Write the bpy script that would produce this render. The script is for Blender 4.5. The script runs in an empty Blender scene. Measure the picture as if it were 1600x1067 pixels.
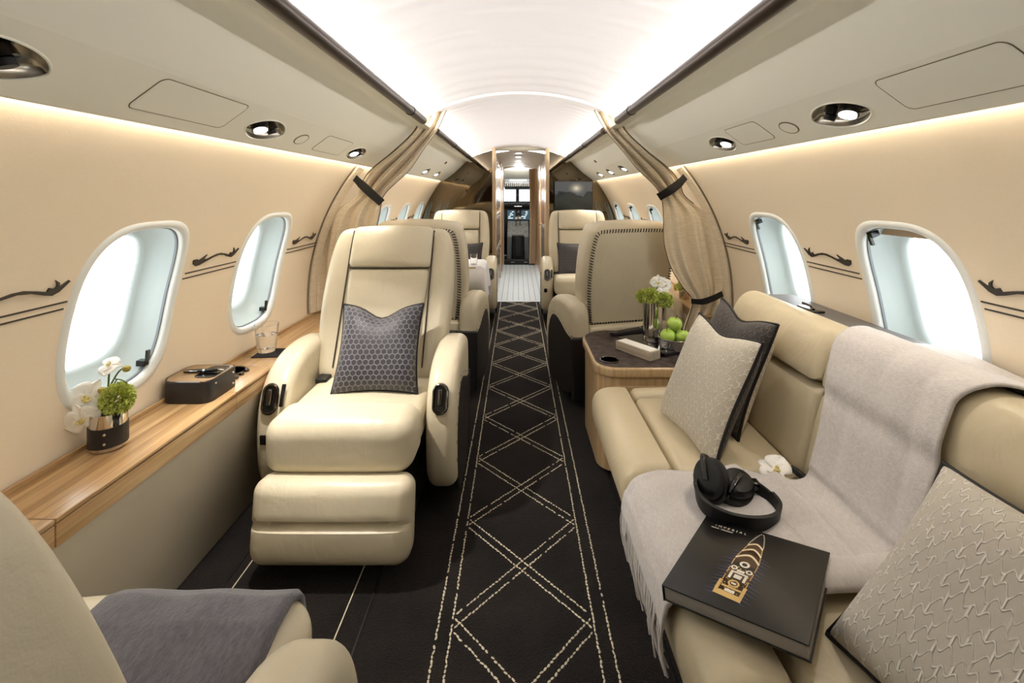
import bpy, math, random
from mathutils import Vector, Matrix
random.seed(7)
sc = bpy.context.scene
COL = sc.collection
PI = math.pi

# ------------------------------------------------------------------ camera
cam_data = bpy.data.cameras.new('camera')
cam = bpy.data.objects.new('camera', cam_data)
COL.objects.link(cam)
cam.location = (-0.018, 0.0, 1.28)
cam.rotation_euler = (PI / 2, 0, 0)
cam_data.sensor_width = 36.0
cam_data.lens = 740.0 * 36.0 / 1600.0
cam_data.shift_x = -0.005
cam_data.shift_y = (305.0 - 533.5) / 1600.0
cam_data.clip_start = 0.02
sc.camera = cam

# ------------------------------------------------------------------ view, world
sc.view_settings.view_transform = 'Standard'
sc.view_settings.look = 'None'
sc.view_settings.gamma = 1.0
sc.view_settings.use_curve_mapping = False
sc.view_settings.exposure = 0.46
W = bpy.data.worlds.new('daylight')
sc.world = W
W.use_nodes = True
wbg = W.node_tree.nodes['Background']
wbg.inputs[0].default_value = (0.92, 0.965, 1.0, 1)
wbg.inputs[1].default_value = 3.7

# ------------------------------------------------------------------ lamps built into the cabin
COVE_W, WASH_W, GALLEY_W = 16.0, 8.8, 9.0
READ_W = 12.0
def area_lamp(name, loc, target, sx, sy, power, color):
    """long lamp strip; its long side lies along Y"""
    d = bpy.data.lights.new(name, 'AREA')
    d.shape = 'RECTANGLE'; d.size = sx; d.size_y = sy; d.energy = power; d.color = color
    o = bpy.data.objects.new(name, d); COL.objects.link(o)
    z = (Vector(loc) - Vector(target)).normalized()
    y = Vector((0, 1, 0)); x = y.cross(z).normalized(); y = z.cross(x)
    m = Matrix((x, y, z)).transposed().to_4x4(); m.translation = Vector(loc)
    o.matrix_world = m
    return o
for s in (-1, 1):
    area_lamp('cove_lamp', (s * 0.604, 3.05, 1.716), (s * 0.10, 3.05, 1.83), 0.02, 5.5, COVE_W, (1.0, 0.97, 0.96))
    area_lamp('wash_lamp', (s * 0.940, 3.05, 1.470), (s * 1.05, 3.05, 1.15), 0.022, 5.5, WASH_W, (1.0, 0.87, 0.70))

# ------------------------------------------------------------------ materials
MATS = {}
def nd(nt, t, **kw):
    n = nt.nodes.new(t)
    for k, v in kw.items():
        if hasattr(n, k): setattr(n, k, v)
    return n
def srgb(r, g, b):
    f = lambda c: ((c / 255 + 0.055) / 1.055) ** 2.4 if c > 10.3 else c / 255 / 12.92
    return (f(r), f(g), f(b), 1)
def mat(name, col, rough=0.5, metal=0.0, bump=0.0, scale=200.0, var=0.0, vscale=6.0, stretch=(1, 1, 1), spec=0.5, sheen=0.0,
        emit=None, trans=0.0, coat=0.0, ior=1.45, detail=3.0):
    m = bpy.data.materials.new(name); m.use_nodes = True
    nt = m.node_tree; b = nt.nodes['Principled BSDF']
    b.inputs['Base Color'].default_value = col
    b.inputs['Roughness'].default_value = rough
    b.inputs['Metallic'].default_value = metal
    b.inputs['Specular IOR Level'].default_value = spec
    b.inputs['IOR'].default_value = ior
    if sheen: b.inputs['Sheen Weight'].default_value = sheen
    if coat: b.inputs['Coat Weight'].default_value = coat; b.inputs['Coat Roughness'].default_value = 0.08
    if trans: b.inputs['Transmission Weight'].default_value = trans
    if emit:
        b.inputs['Emission Color'].default_value = emit[0]; b.inputs['Emission Strength'].default_value = emit[1]
    if bump or var:
        tc = nd(nt, 'ShaderNodeTexCoord'); mp = nd(nt, 'ShaderNodeMapping')
        mp.inputs['Scale'].default_value = stretch
        nt.links.new(tc.outputs['Object'], mp.inputs['Vector'])
    if bump:
        n = nd(nt, 'ShaderNodeTexNoise'); n.inputs['Scale'].default_value = scale; n.inputs['Detail'].default_value = detail
        nt.links.new(mp.outputs[0], n.inputs['Vector'])
        bp = nd(nt, 'ShaderNodeBump'); bp.inputs['Strength'].default_value = bump; bp.inputs['Distance'].default_value = 0.002
        nt.links.new(n.outputs['Fac'], bp.inputs['Height']); nt.links.new(bp.outputs[0], b.inputs['Normal'])
    if var:
        n2 = nd(nt, 'ShaderNodeTexNoise'); n2.inputs['Scale'].default_value = vscale; n2.inputs['Detail'].default_value = 5
        nt.links.new(mp.outputs[0], n2.inputs['Vector'])
        r = nd(nt, 'ShaderNodeValToRGB')
        r.color_ramp.elements[0].position = 0.3; r.color_ramp.elements[1].position = 0.7
        r.color_ramp.elements[0].color = [c * (1 - var) for c in col[:3]] + [1]
        r.color_ramp.elements[1].color = [min(1, c * (1 + var)) for c in col[:3]] + [1]
        nt.links.new(n2.outputs['Fac'], r.inputs[0]); nt.links.new(r.outputs[0], b.inputs['Base Color'])
    MATS[name] = m
    return m

def leather(name, col):
    """soft hide: fine grain plus broad low creases"""
    m = mat(name, col, 0.36, var=0.05, vscale=4.0)
    nt = m.node_tree; b = nt.nodes['Principled BSDF']
    tc = nd(nt, 'ShaderNodeTexCoord')
    v = nd(nt, 'ShaderNodeTexVoronoi'); v.inputs['Scale'].default_value = 420
    n = nd(nt, 'ShaderNodeTexNoise'); n.inputs['Scale'].default_value = 11; n.inputs['Detail'].default_value = 4; n.inputs['Distortion'].default_value = 1.2
    mp = nd(nt, 'ShaderNodeMapping'); mp.inputs['Scale'].default_value = (1.3, 1, 0.9)
    nt.links.new(tc.outputs['Object'], v.inputs['Vector']); nt.links.new(tc.outputs['Object'], mp.inputs[0]); nt.links.new(mp.outputs[0], n.inputs['Vector'])
    b1 = nd(nt, 'ShaderNodeBump'); b1.inputs['Strength'].default_value = 0.12; b1.inputs['Distance'].default_value = 0.001
    b2 = nd(nt, 'ShaderNodeBump'); b2.inputs['Strength'].default_value = 0.30; b2.inputs['Distance'].default_value = 0.010
    nt.links.new(v.outputs['Distance'], b1.inputs['Height']); nt.links.new(n.outputs['Fac'], b2.inputs['Height'])
    nt.links.new(b2.outputs[0], b1.inputs['Normal']); nt.links.new(b1.outputs[0], b.inputs['Normal'])
    return m
leather('leather', srgb(214, 203, 177))
leather('leather_tan', srgb(202, 188, 157))
mat('seam', srgb(70, 60, 45), 0.7)
mat('hammered', srgb(228, 225, 220), 0.14, metal=1.0, bump=1.0, scale=110, detail=0)
mat('dish', srgb(190, 184, 172), 0.22, metal=0.85)
mat('gap_line', srgb(120, 108, 86), 0.8)
mat('charcoal_leather', srgb(38, 35, 36), 0.42, bump=0.1, scale=300)
mat('thread_black', srgb(22, 20, 20), 0.6)
mat('wall_cloth', srgb(240, 224, 198), 0.75, bump=0.10, scale=500, var=0.015, vscale=300, stretch=(1, 0.3, 1))
mat('valance', srgb(240, 238, 224), 0.62, bump=0.08, scale=600)
mat('ceiling_cloth', srgb(243, 240, 241), 0.7, bump=0.05, scale=500)
mat('bronze', srgb(70, 60, 54), 0.33, metal=0.75)
mat('white_plastic', srgb(236, 238, 234), 0.35)
mat('well_grey', srgb(176, 184, 180), 0.45)
mat('gasket', srgb(120, 126, 130), 0.5)
mat('side_cloth', srgb(200, 190, 170), 0.8, bump=0.15, scale=500)
mat('black_gloss', srgb(12, 12, 13), 0.18, coat=0.3)
mat('black_matte', srgb(16, 16, 17), 0.5)
mat('black_hole', srgb(6, 6, 6), 0.8)
mat('chrome', srgb(215, 212, 208), 0.08, metal=1.0)
mat('dark_chrome', srgb(105, 100, 96), 0.16, metal=1.0)
mat('brass', srgb(190, 165, 120), 0.2, metal=1.0)
mat('emblem_dark', srgb(62, 56, 50), 0.35, metal=0.3)
mat('charcoal_wool', srgb(94, 91, 97), 0.95, bump=0.9, scale=420, var=0.25, vscale=160, stretch=(1, .35, 1), sheen=0.4)
mat('throw_wool', srgb(204, 198, 194), 0.95, bump=0.5, scale=420, var=0.08, vscale=220, stretch=(1, .4, .4), sheen=0.3)
mat('stone', srgb(66, 55, 51), 0.45, var=0.9, vscale=26, bump=0.05, scale=90)
mat('mirror_bronze', srgb(116, 106, 90), 0.04, metal=1.0)
mat('mirror_dark', srgb(120, 120, 122), 0.04, metal=1.0)
mat('linen_white', srgb(240, 240, 243), 0.85, bump=0.1, scale=300)
mat('petal', srgb(248, 246, 240), 0.6, sheen=0.2)
mat('petal_core', srgb(222, 205, 130), 0.6)
mat('carnation', srgb(206, 216, 116), 0.7, var=0.25, vscale=60)
mat('bud', srgb(170, 155, 70), 0.6, var=0.2, vscale=60)
mat('stem_green', srgb(96, 112, 48), 0.6)
mat('apple_green', srgb(168, 198, 84), 0.25, var=0.12, vscale=30, coat=0.3)
mat('apple_stem', srgb(70, 50, 30), 0.8)
mat('paper', srgb(236, 232, 224), 0.8)
mat('book_black', srgb(20, 18, 17), 0.30)
mat('page_edge', srgb(158, 152, 144), 0.6)
mat('print_gold', srgb(226, 190, 120), 0.5)
mat('print_white', srgb(244, 238, 224), 0.5)
mat('print_blue', srgb(74, 76, 112), 0.5)
mat('print_deck', srgb(86, 62, 36), 0.5)
mat('cabin_grey', srgb(150, 150, 150), 0.5)
mat('taupe_cloth', srgb(186, 162, 134), 0.85, bump=0.2, scale=300)
mat('galley_floor', srgb(188, 196, 200), 0.35, bump=0.1, scale=200)
mat('silver_panel', srgb(170, 168, 162), 0.25, metal=0.8)
mat('cockpit_trim', srgb(196, 190, 172), 0.6)
mat('cockpit_dark', srgb(40, 42, 46), 0.5)
mat('cockpit_grey', srgb(128, 134, 138), 0.5)
mat('lamp_glow', (1, 1, 1, 1), 0.4, emit=((1.0, 0.95, 0.86, 1), 14.0))
mat('display_glow', srgb(30, 40, 50), 0.3, emit=(srgb(58, 76, 84), 1.0))
mat('display_line', srgb(200, 220, 220), 0.3, emit=(srgb(220, 235, 240), 1.3))
mat('tan_weave', srgb(150, 124, 92), 0.7, bump=0.4, scale=380)
mat('ledge_grey', srgb(104, 100, 98), 0.45)

def wood(name, c1, c2, axis, rough=0.3):
    m = bpy.data.materials.new(name); m.use_nodes = True; nt = m.node_tree; b = nt.nodes['Principled BSDF']
    tc = nd(nt, 'ShaderNodeTexCoord'); mp = nd(nt, 'ShaderNodeMapping')
    sc_ = [26, 26, 26]; sc_[axis] = 0.9
    mp.inputs['Scale'].default_value = sc_
    n = nd(nt, 'ShaderNodeTexNoise'); n.inputs['Scale'].default_value = 2.0; n.inputs['Detail'].default_value = 6; n.inputs['Distortion'].default_value = 0.3
    sc2 = [260, 260, 260]; sc2[axis] = 6
    mp2 = nd(nt, 'ShaderNodeMapping'); mp2.inputs['Scale'].default_value = sc2
    n2 = nd(nt, 'ShaderNodeTexNoise'); n2.inputs['Scale'].default_value = 1.0; n2.inputs['Detail'].default_value = 2
    r = nd(nt, 'ShaderNodeValToRGB'); r.color_ramp.elements[0].position = 0.33; r.color_ramp.elements[1].position = 0.68
    r.color_ramp.elements[0].color = c1; r.color_ramp.elements[1].color = c2
    mx = nd(nt, 'ShaderNodeMix', data_type='RGBA', blend_type='MULTIPLY'); mx.inputs[0].default_value = 0.28
    nt.links.new(tc.outputs['Object'], mp.inputs[0]); nt.links.new(mp.outputs[0], n.inputs['Vector'])
    nt.links.new(tc.outputs['Object'], mp2.inputs[0]); nt.links.new(mp2.outputs[0], n2.inputs['Vector'])
    nt.links.new(n.outputs['Fac'], r.inputs[0]); nt.links.new(r.outputs[0], mx.inputs['A']); nt.links.new(n2.outputs['Color'], mx.inputs['B'])
    nt.links.new(mx.outputs['Result'], b.inputs['Base Color'])
    b.inputs['Roughness'].default_value = rough; b.inputs['Coat Weight'].default_value = 0.25; b.inputs['Coat Roughness'].default_value = 0.15
    MATS[name] = m
wood('wood_ledge', srgb(160, 122, 80), srgb(214, 178, 128), 1)
wood('wood_table', srgb(192, 158, 114), srgb(222, 194, 150), 2)
wood('wood_box', srgb(176, 162, 140), srgb(214, 200, 178), 0, 0.5)
wood('wood_door', srgb(186, 156, 118), srgb(220, 194, 154), 2, 0.3)
wood('wood_red', srgb(122, 84, 58), srgb(164, 122, 90), 2, 0.3)

def carpet():
    m = mat('carpet', srgb(30, 26, 24), 0.97, sheen=0.05, spec=0.2)
    nt = m.node_tree; b = nt.nodes['Principled BSDF']
    tc = nd(nt, 'ShaderNodeTexCoord')
    n1 = nd(nt, 'ShaderNodeTexNoise'); n1.inputs['Scale'].default_value = 3.2; n1.inputs['Detail'].default_value = 3
    n2 = nd(nt, 'ShaderNodeTexNoise'); n2.inputs['Scale'].default_value = 320; n2.inputs['Detail'].default_value = 2
    v = nd(nt, 'ShaderNodeTexVoronoi'); v.inputs['Scale'].default_value = 240
    for n in (n1, n2, v): nt.links.new(tc.outputs['Object'], n.inputs['Vector'])
    r = nd(nt, 'ShaderNodeValToRGB'); r.color_ramp.elements[0].position = 0.3; r.color_ramp.elements[1].position = 0.72
    r.color_ramp.elements[0].color = srgb(19, 16, 15); r.color_ramp.elements[1].color = srgb(38, 32, 29)
    mx = nd(nt, 'ShaderNodeMix', data_type='RGBA', blend_type='OVERLAY'); mx.inputs[0].default_value = 0.6
    nt.links.new(n1.outputs['Fac'], r.inputs[0]); nt.links.new(r.outputs[0], mx.inputs['A']); nt.links.new(n2.outputs['Fac'], mx.inputs['B'])
    nt.links.new(mx.outputs['Result'], b.inputs['Base Color'])
    bp = nd(nt, 'ShaderNodeBump'); bp.inputs['Strength'].default_value = 0.7; bp.inputs['Distance'].default_value = 0.004
    ad = nd(nt, 'ShaderNodeMath', operation='ADD')
    nt.links.new(v.outputs['Distance'], ad.inputs[0]); nt.links.new(n2.outputs['Fac'], ad.inputs[1])
    nt.links.new(ad.outputs[0], bp.inputs['Height']); nt.links.new(bp.outputs[0], b.inputs['Normal'])
carpet()
mat('stitch_cream', srgb(206, 196, 172), 0.9)

def linen(name, c1, c2):
    m = mat(name, c1, 0.9, sheen=0.2); nt = m.node_tree; b = nt.nodes['Principled BSDF']
    tc = nd(nt, 'ShaderNodeTexCoord'); mp = nd(nt, 'ShaderNodeMapping'); mp.inputs['Scale'].default_value = (22, 22, 260)
    n = nd(nt, 'ShaderNodeTexNoise'); n.inputs['Scale'].default_value = 1.0; n.inputs['Detail'].default_value = 3
    nt.links.new(tc.outputs['Object'], mp.inputs[0]); nt.links.new(mp.outputs[0], n.inputs['Vector'])
    r = nd(nt, 'ShaderNodeValToRGB'); r.color_ramp.elements[0].position = 0.3; r.color_ramp.elements[1].position = 0.65
    r.color_ramp.elements[0].color = c1; r.color_ramp.elements[1].color = c2
    nt.links.new(n.outputs['Fac'], r.inputs[0]); nt.links.new(r.outputs[0], b.inputs['Base Color'])
    bp = nd(nt, 'ShaderNodeBump'); bp.inputs['Strength'].default_value = 0.25; bp.inputs['Distance'].default_value = 0.002
    nt.links.new(n.outputs['Fac'], bp.inputs['Height']); nt.links.new(bp.outputs[0], b.inputs['Normal'])
linen('curtain_linen', srgb(208, 192, 164), srgb(226, 212, 188))

def hexcloth(name, base, line, scale, width, rough=0.6, raise_=0.5, broken=0.0, twist=0.0):
    """woven cloth with a raised six-sided line figure, on the UVs of a cushion"""
    m = mat(name, base, rough, sheen=0.15); nt = m.node_tree; b = nt.nodes['Principled BSDF']; L = nt.links.new
    uv = nd(nt, 'ShaderNodeUVMap')
    mul = nd(nt, 'ShaderNodeVectorMath', operation='SCALE'); mul.inputs['Scale'].default_value = scale
    vec = uv.outputs[0]
    if twist:
        nz = nd(nt, 'ShaderNodeTexWave'); nz.inputs['Scale'].default_value = scale * 0.5; nz.inputs['Distortion'].default_value = 0
        L(vec, nz.inputs['Vector'])
        cx = nd(nt, 'ShaderNodeCombineXYZ'); mm = nd(nt, 'ShaderNodeMath', operation='MULTIPLY'); mm.inputs[1].default_value = twist / scale
        L(nz.outputs['Fac'], mm.inputs[0]); L(mm.outputs[0], cx.inputs[1])
        av = nd(nt, 'ShaderNodeVectorMath', operation='ADD'); L(vec, av.inputs[0]); L(cx.outputs[0], av.inputs[1]); vec = av.outputs[0]
    L(vec, mul.inputs[0])
    S = (1.0, 1.7320508, 1.0)
    def cell(off):
        a = nd(nt, 'ShaderNodeVectorMath', operation='ADD'); a.inputs[1].default_value = off; L(mul.outputs[0], a.inputs[0])
        w = nd(nt, 'ShaderNodeVectorMath', operation='WRAP'); w.inputs[1].default_value = (0.5, 0.8660254, 0.5); w.inputs[2].default_value = (-0.5, -0.8660254, -0.5)
        L(a.outputs[0], w.inputs[0])
        z = nd(nt, 'ShaderNodeVectorMath', operation='MULTIPLY'); z.inputs[1].default_value = (1, 1, 0); L(w.outputs[0], z.inputs[0])
        ab = nd(nt, 'ShaderNodeVectorMath', operation='ABSOLUTE'); L(z.outputs[0], ab.inputs[0])
        d1 = nd(nt, 'ShaderNodeVectorMath', operation='DOT_PRODUCT'); d1.inputs[1].default_value = (0.5, 0.8660254, 0); L(ab.outputs[0], d1.inputs[0])
        sx = nd(nt, 'ShaderNodeSeparateXYZ'); L(ab.outputs[0], sx.inputs[0])
        mx = nd(nt, 'ShaderNodeMath', operation='MAXIMUM'); L(d1.outputs['Value'], mx.inputs[0]); L(sx.outputs[0], mx.inputs[1])
        return mx.outputs[0]
    mn = nd(nt, 'ShaderNodeMath', operation='MINIMUM'); L(cell((0, 0, 0)), mn.inputs[0]); L(cell((0.5, 0.8660254, 0)), mn.inputs[1])
    mr = nd(nt, 'ShaderNodeMapRange'); mr.inputs['From Min'].default_value = 0.5 - width; mr.inputs['From Max'].default_value = 0.5 - width * 0.35
    L(mn.outputs[0], mr.inputs['Value'])
    fac = mr.outputs[0]
    if broken:
        n = nd(nt, 'ShaderNodeTexNoise'); n.inputs['Scale'].default_value = scale * 0.8; L(uv.outputs[0], n.inputs['Vector'])
        g = nd(nt, 'ShaderNodeMapRange'); g.inputs['From Min'].default_value = 0.40; g.inputs['From Max'].default_value = 0.5; g.inputs['To Min'].default_value = 1 - broken
        L(n.outputs['Fac'], g.inputs['Value'])
        mm2 = nd(nt, 'ShaderNodeMath', operation='MULTIPLY'); L(fac, mm2.inputs[0]); L(g.outputs[0], mm2.inputs[1]); fac = mm2.outputs[0]
    wv = nd(nt, 'ShaderNodeTexNoise'); wv.inputs['Scale'].default_value = 900; L(uv.outputs[0], wv.inputs['Vector'])
    mix = nd(nt, 'ShaderNodeMix', data_type='RGBA'); mix.inputs['A'].default_value = base; mix.inputs['B'].default_value = line
    L(fac, mix.inputs[0]); L(mix.outputs['Result'], b.inputs['Base Color'])
    ad = nd(nt, 'ShaderNodeMath', operation='MULTIPLY_ADD'); ad.inputs[1].default_value = 0.25; L(wv.outputs['Fac'], ad.inputs[0]); L(fac, ad.inputs[2])
    bp = nd(nt, 'ShaderNodeBump'); bp.inputs['Strength'].default_value = raise_; bp.inputs['Distance'].default_value = 0.003
    L(ad.outputs[0], bp.inputs['Height']); L(bp.outputs[0], b.inputs['Normal'])
hexcloth('honeycomb_charcoal', srgb(50, 48, 54), srgb(112, 110, 116), 42.0, 0.11, 0.45)
hexcloth('plain_charcoal', srgb(56, 53, 54), srgb(70, 66, 66), 30.0, 0.10, 0.6)
hexcloth('figured_beige', srgb(205, 196, 178), srgb(238, 232, 218), 40.0, 0.09, 0.6, 0.7, 0.7, 0.4)
hexcloth('figured_beige_large', srgb(194, 187, 174), srgb(238, 232, 222), 33.0, 0.085, 0.6, 0.9, 0.75, 0.45)
hexcloth('figured_brown', srgb(58, 51, 48), srgb(88, 80, 74), 38.0, 0.09, 0.55, 0.7, 0.7, 0.5)

def pane_glass():
    m = bpy.data.materials.new('pane_glass'); m.use_nodes = True; nt = m.node_tree
    nt.nodes.clear()
    o = nd(nt, 'ShaderNodeOutputMaterial'); t = nd(nt, 'ShaderNodeBsdfTransparent'); g = nd(nt, 'ShaderNodeBsdfGlossy'); x = nd(nt, 'ShaderNodeMixShader')
    x.inputs[0].default_value = 0.05
    t.inputs[0].default_value = (0.96, 0.98, 0.98, 1); g.inputs['Roughness'].default_value = 0.02
    nt.links.new(t.outputs[0], x.inputs[1]); nt.links.new(g.outputs[0], x.inputs[2]); nt.links.new(x.outputs[0], o.inputs[0])
    MATS['pane_glass'] = m
pane_glass()
mat('clear_glass', (1, 1, 1, 1), 0.0, trans=1.0, ior=1.45)
mat('water', (1, 1, 1, 1), 0.0, trans=1.0, ior=1.33)

# ------------------------------------------------------------------ mesh helpers
class MB:
    """collects shapes that become ONE mesh object"""
    def __init__(s): s.v, s.f, s.uv = [], [], None
    def add(s, v, f, M=None):
        k = len(s.v)
        s.v += [tuple(M @ Vector(p)) for p in v] if M is not None else [tuple(p) for p in v]
        s.f += [tuple(i + k for i in q) for q in f]
        return s
    def mesh(s, name):
        me = bpy.data.meshes.new(name); me.from_pydata(s.v, [], s.f)
        if s.uv:
            l = me.uv_layers.new(name='UVMap')
            for lp in me.loops: l.data[lp.index].uv = s.uv[lp.vertex_index]
        return me
    def build(s, name, m, parent=None, sharp=40, loc=None, M=None):
        me = s.mesh(name); me.materials.append(MATS[m])
        for p in me.polygons: p.use_smooth = True
        me.set_sharp_from_angle(angle=math.radians(sharp))
        o = bpy.data.objects.new(name, me); COL.objects.link(o)
        if parent is not None: o.parent = parent
        if M is not None: o.matrix_local = M
        elif loc is not None: o.location = loc
        return o
def thing(name, label, cat, loc=(0, 0, 0), rz=0.0, group=None, M=None):
    o = bpy.data.objects.new(name, None); COL.objects.link(o); o.empty_display_size = 0.1
    if M is not None: o.matrix_world = M
    else: o.location = loc; o.rotation_euler = (0, 0, rz)
    o['label'] = label; o['category'] = cat
    if group: o['group'] = group
    return o
def tag(o, label, cat, group=None):
    o['label'] = label; o['category'] = cat
    if group: o['group'] = group
    return o
def struct(o): o['kind'] = 'structure'; return o
def dup(root, label, loc=None, rz=None, group=None, M=None):
    r = root.copy(); COL.objects.link(r)
    if M is not None: r.matrix_world = M
    if loc is not None: r.location = loc
    if rz is not None: r.rotation_euler = (0, 0, rz)
    if label: r['label'] = label
    if group: r['group'] = group
    for ch in list(root.children):
        c = ch.copy(); COL.objects.link(c); c.parent = r
        for g in list(ch.children):
            d = g.copy(); COL.objects.link(d); d.parent = c
    return r

def axis_pts(h, r, n, m=4):
    a = [h - r + r * math.tan(PI / 4 * (1 - k / m)) for k in range(m)]
    mid = [(h - r) * (1 - 2 * k / n) for k in range(n + 1)]
    return [-x for x in a] + [-x for x in mid] + [x for x in reversed(a)]
def rbox(c, size, r, n=4, warp=None, m=4):
    """box with round edges; warp(x,y,z) in coordinates -1..1 about its centre returns an offset"""
    h = [s / 2 for s in size]; r = min(r, min(h) * 0.98)
    A = [axis_pts(h[i], r, n, m) for i in range(3)]
    V, F, key = [], [], {}
    def pt(p):
        k = tuple(round(x, 5) for x in p)
        if k in key: return key[k]
        q = [max(-(h[i] - r), min(h[i] - r, p[i])) for i in range(3)]
        d = Vector([p[i] - q[i] for i in range(3)])
        w = Vector(q) + (d.normalized() * r if d.length > 1e-9 else d)
        if warp:
            o = warp(w.x / h[0], w.y / h[1], w.z / h[2]); w = w + Vector(o)
        key[k] = len(V); V.append((w.x + c[0], w.y + c[1], w.z + c[2])); return key[k]
    for ax in range(3):
        b, d = (ax + 1) % 3, (ax + 2) % 3
        for sg in (-1, 1):
            for i in range(len(A[b]) - 1):
                for j in range(len(A[d]) - 1):
                    q = []
                    for (ii, jj) in ((i, j), (i + 1, j), (i + 1, j + 1), (i, j + 1)):
                        p = [0, 0, 0]; p[ax] = sg * h[ax]; p[b] = A[b][ii]; p[d] = A[d][jj]; q.append(pt(p))
                    if sg < 0: q.reverse()
                    if len(set(q)) == 4: F.append(tuple(q))
    return V, F
def puff(b, ax=2, both=False):
    def w(x, y, z):
        c = [x, y, z]; o = [0, 0, 0]
        i, j = (ax + 1) % 3, (ax + 2) % 3
        k = max(0, 1 - c[i] ** 2) * max(0, 1 - c[j] ** 2)
        o[ax] = b * k * (c[ax] if both else max(0, c[ax]))
        return o
    return w
def smooth_loop(pts, it=2):
    """round the corners of a closed outline"""
    for _ in range(it):
        q = []
        for i in range(len(pts)):
            a, b = pts[i], pts[(i + 1) % len(pts)]
            q.append((a[0] * .75 + b[0] * .25, a[1] * .75 + b[1] * .25)); q.append((a[0] * .25 + b[0] * .75, a[1] * .25 + b[1] * .75))
        pts = q
    return pts
def inset(pts, d):
    n = len(pts); out = []
    for i in range(n):
        a, b, c = pts[i - 1], pts[i], pts[(i + 1) % n]
        t = Vector((c[0] - a[0], c[1] - a[1])); t = t.normalized() if t.length > 1e-9 else t
        out.append((b[0] - t.y * d, b[1] + t.x * d))
    return out
def area2(pts): return sum(pts[i - 1][0] * pts[i][1] - pts[i][0] * pts[i - 1][1] for i in range(len(pts)))
def prism(pts, t0, t1, r, f, bulge=(0, 0), m=4):
    """outline swept from t0 to t1 with round edges; f(a, b, t) gives the point"""
    if area2(pts) < 0: pts = list(reversed(pts))
    n = len(pts); V, F = [], []
    r = min(r, abs(t1 - t0) / 2 * 0.98) or 0
    lay = []
    cx = sum(p[0] for p in pts) / n; cy = sum(p[1] for p in pts) / n
    def capr(t, sg, b, base):
        return [([(cx + (p[0] - cx) * k, cy + (p[1] - cy) * k) for p in base], t + sg * b * (1 - k * k)) for k in (0.25, 0.5, 0.75, 0.92)]
    base = inset(pts, r)
    lay += capr(t0, -1, bulge[0], base)
    for k in range(m + 1):
        a = PI / 2 * k / m; lay.append((inset(pts, r * (1 - math.sin(a))), t0 + r * (1 - math.cos(a))))
    for k in range(m + 1):
        a = PI / 2 * (1 - k / m); lay.append((inset(pts, r * (1 - math.sin(a))), t1 - r * (1 - math.cos(a))))
    lay += list(reversed(capr(t1, 1, bulge[1], base)))
    for ring, t in lay: V += [f(p[0], p[1], t) for p in ring]
    for l in range(len(lay) - 1):
        for i in range(n):
            j = (i + 1) % n
            F.append((l * n + i, l * n + j, (l + 1) * n + j, (l + 1) * n + i))
    V.append(f(cx, cy, t0 - bulge[0])); V.append(f(cx, cy, t1 + bulge[1]))
    e = (len(lay) - 1) * n
    for i in range(n):
        j = (i + 1) % n
        F.append((len(V) - 2, j, i)); F.append((len(V) - 1, e + i, e + j))
    a = Vector(f(1, 0, 0)) - Vector(f(0, 0, 0)); b = Vector(f(0, 1, 0)) - Vector(f(0, 0, 0)); c = Vector(f(0, 0, 1)) - Vector(f(0, 0, 0))
    if a.cross(b).dot(c) * (1 if t1 > t0 else -1) < 0: F = [tuple(reversed(q)) for q in F]
    return V, F
def tube(path, rad, n=8, closed=False, flat=1.0):
    P = [Vector(p) for p in path]; N = len(P); V, F = [], []
    T = []
    for i in range(N):
        a = P[i - 1] if (i or closed) else P[0]; b = P[(i + 1) % N] if (i < N - 1 or closed) else P[-1]
        T.append((b - a).normalized())
    u = T[0].orthogonal().normalized()
    for i in range(N):
        u = (u - T[i] * u.dot(T[i])); u = u.normalized() if u.length > 1e-6 else T[i].orthogonal().normalized()
        w = T[i].cross(u); r = rad[i] if isinstance(rad, (list, tuple)) else rad
        for k in range(n):
            a = 2 * PI * k / n; V.append(tuple(P[i] + u * math.cos(a) * r + w * math.sin(a) * r * flat))
    for i in range(N if closed else N - 1):
        for k in range(n):
            j = (i + 1) % N; F.append((i * n + k, i * n + (k + 1) % n, j * n + (k + 1) % n, j * n + k))
    if not closed: F.append(tuple(reversed(range(n)))); F.append(tuple(range((N - 1) * n, N * n)))
    return V, F
def lathe(prof, n=32, c=(0, 0, 0), sx=1.0, sy=1.0):
    V, F = [], []
    for (r, z) in prof:
        for k in range(n):
            a = 2 * PI * k / n; V.append((c[0] + r * math.cos(a) * sx, c[1] + r * math.sin(a) * sy, c[2] + z))
    for i in range(len(prof) - 1):
        for k in range(n):
            j = (k + 1) % n; F.append((i * n + k, i * n + j, (i + 1) * n + j, (i + 1) * n + k))
    if prof[0][0] > 1e-6: F.append(tuple(reversed(range(n))))
    if prof[-1][0] > 1e-6: F.append(tuple(range((len(prof) - 1) * n, len(prof) * n)))
    return V, F
def box(c, s):
    x, y, z = c; a, b, d = s[0] / 2, s[1] / 2, s[2] / 2
    V = [(x + i * a, y + j * b, z + k * d) for i in (-1, 1) for j in (-1, 1) for k in (-1, 1)]
    return V, [(0, 1, 3, 2), (4, 6, 7, 5), (0, 4, 5, 1), (2, 3, 7, 6), (0, 2, 6, 4), (1, 5, 7, 3)]
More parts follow.
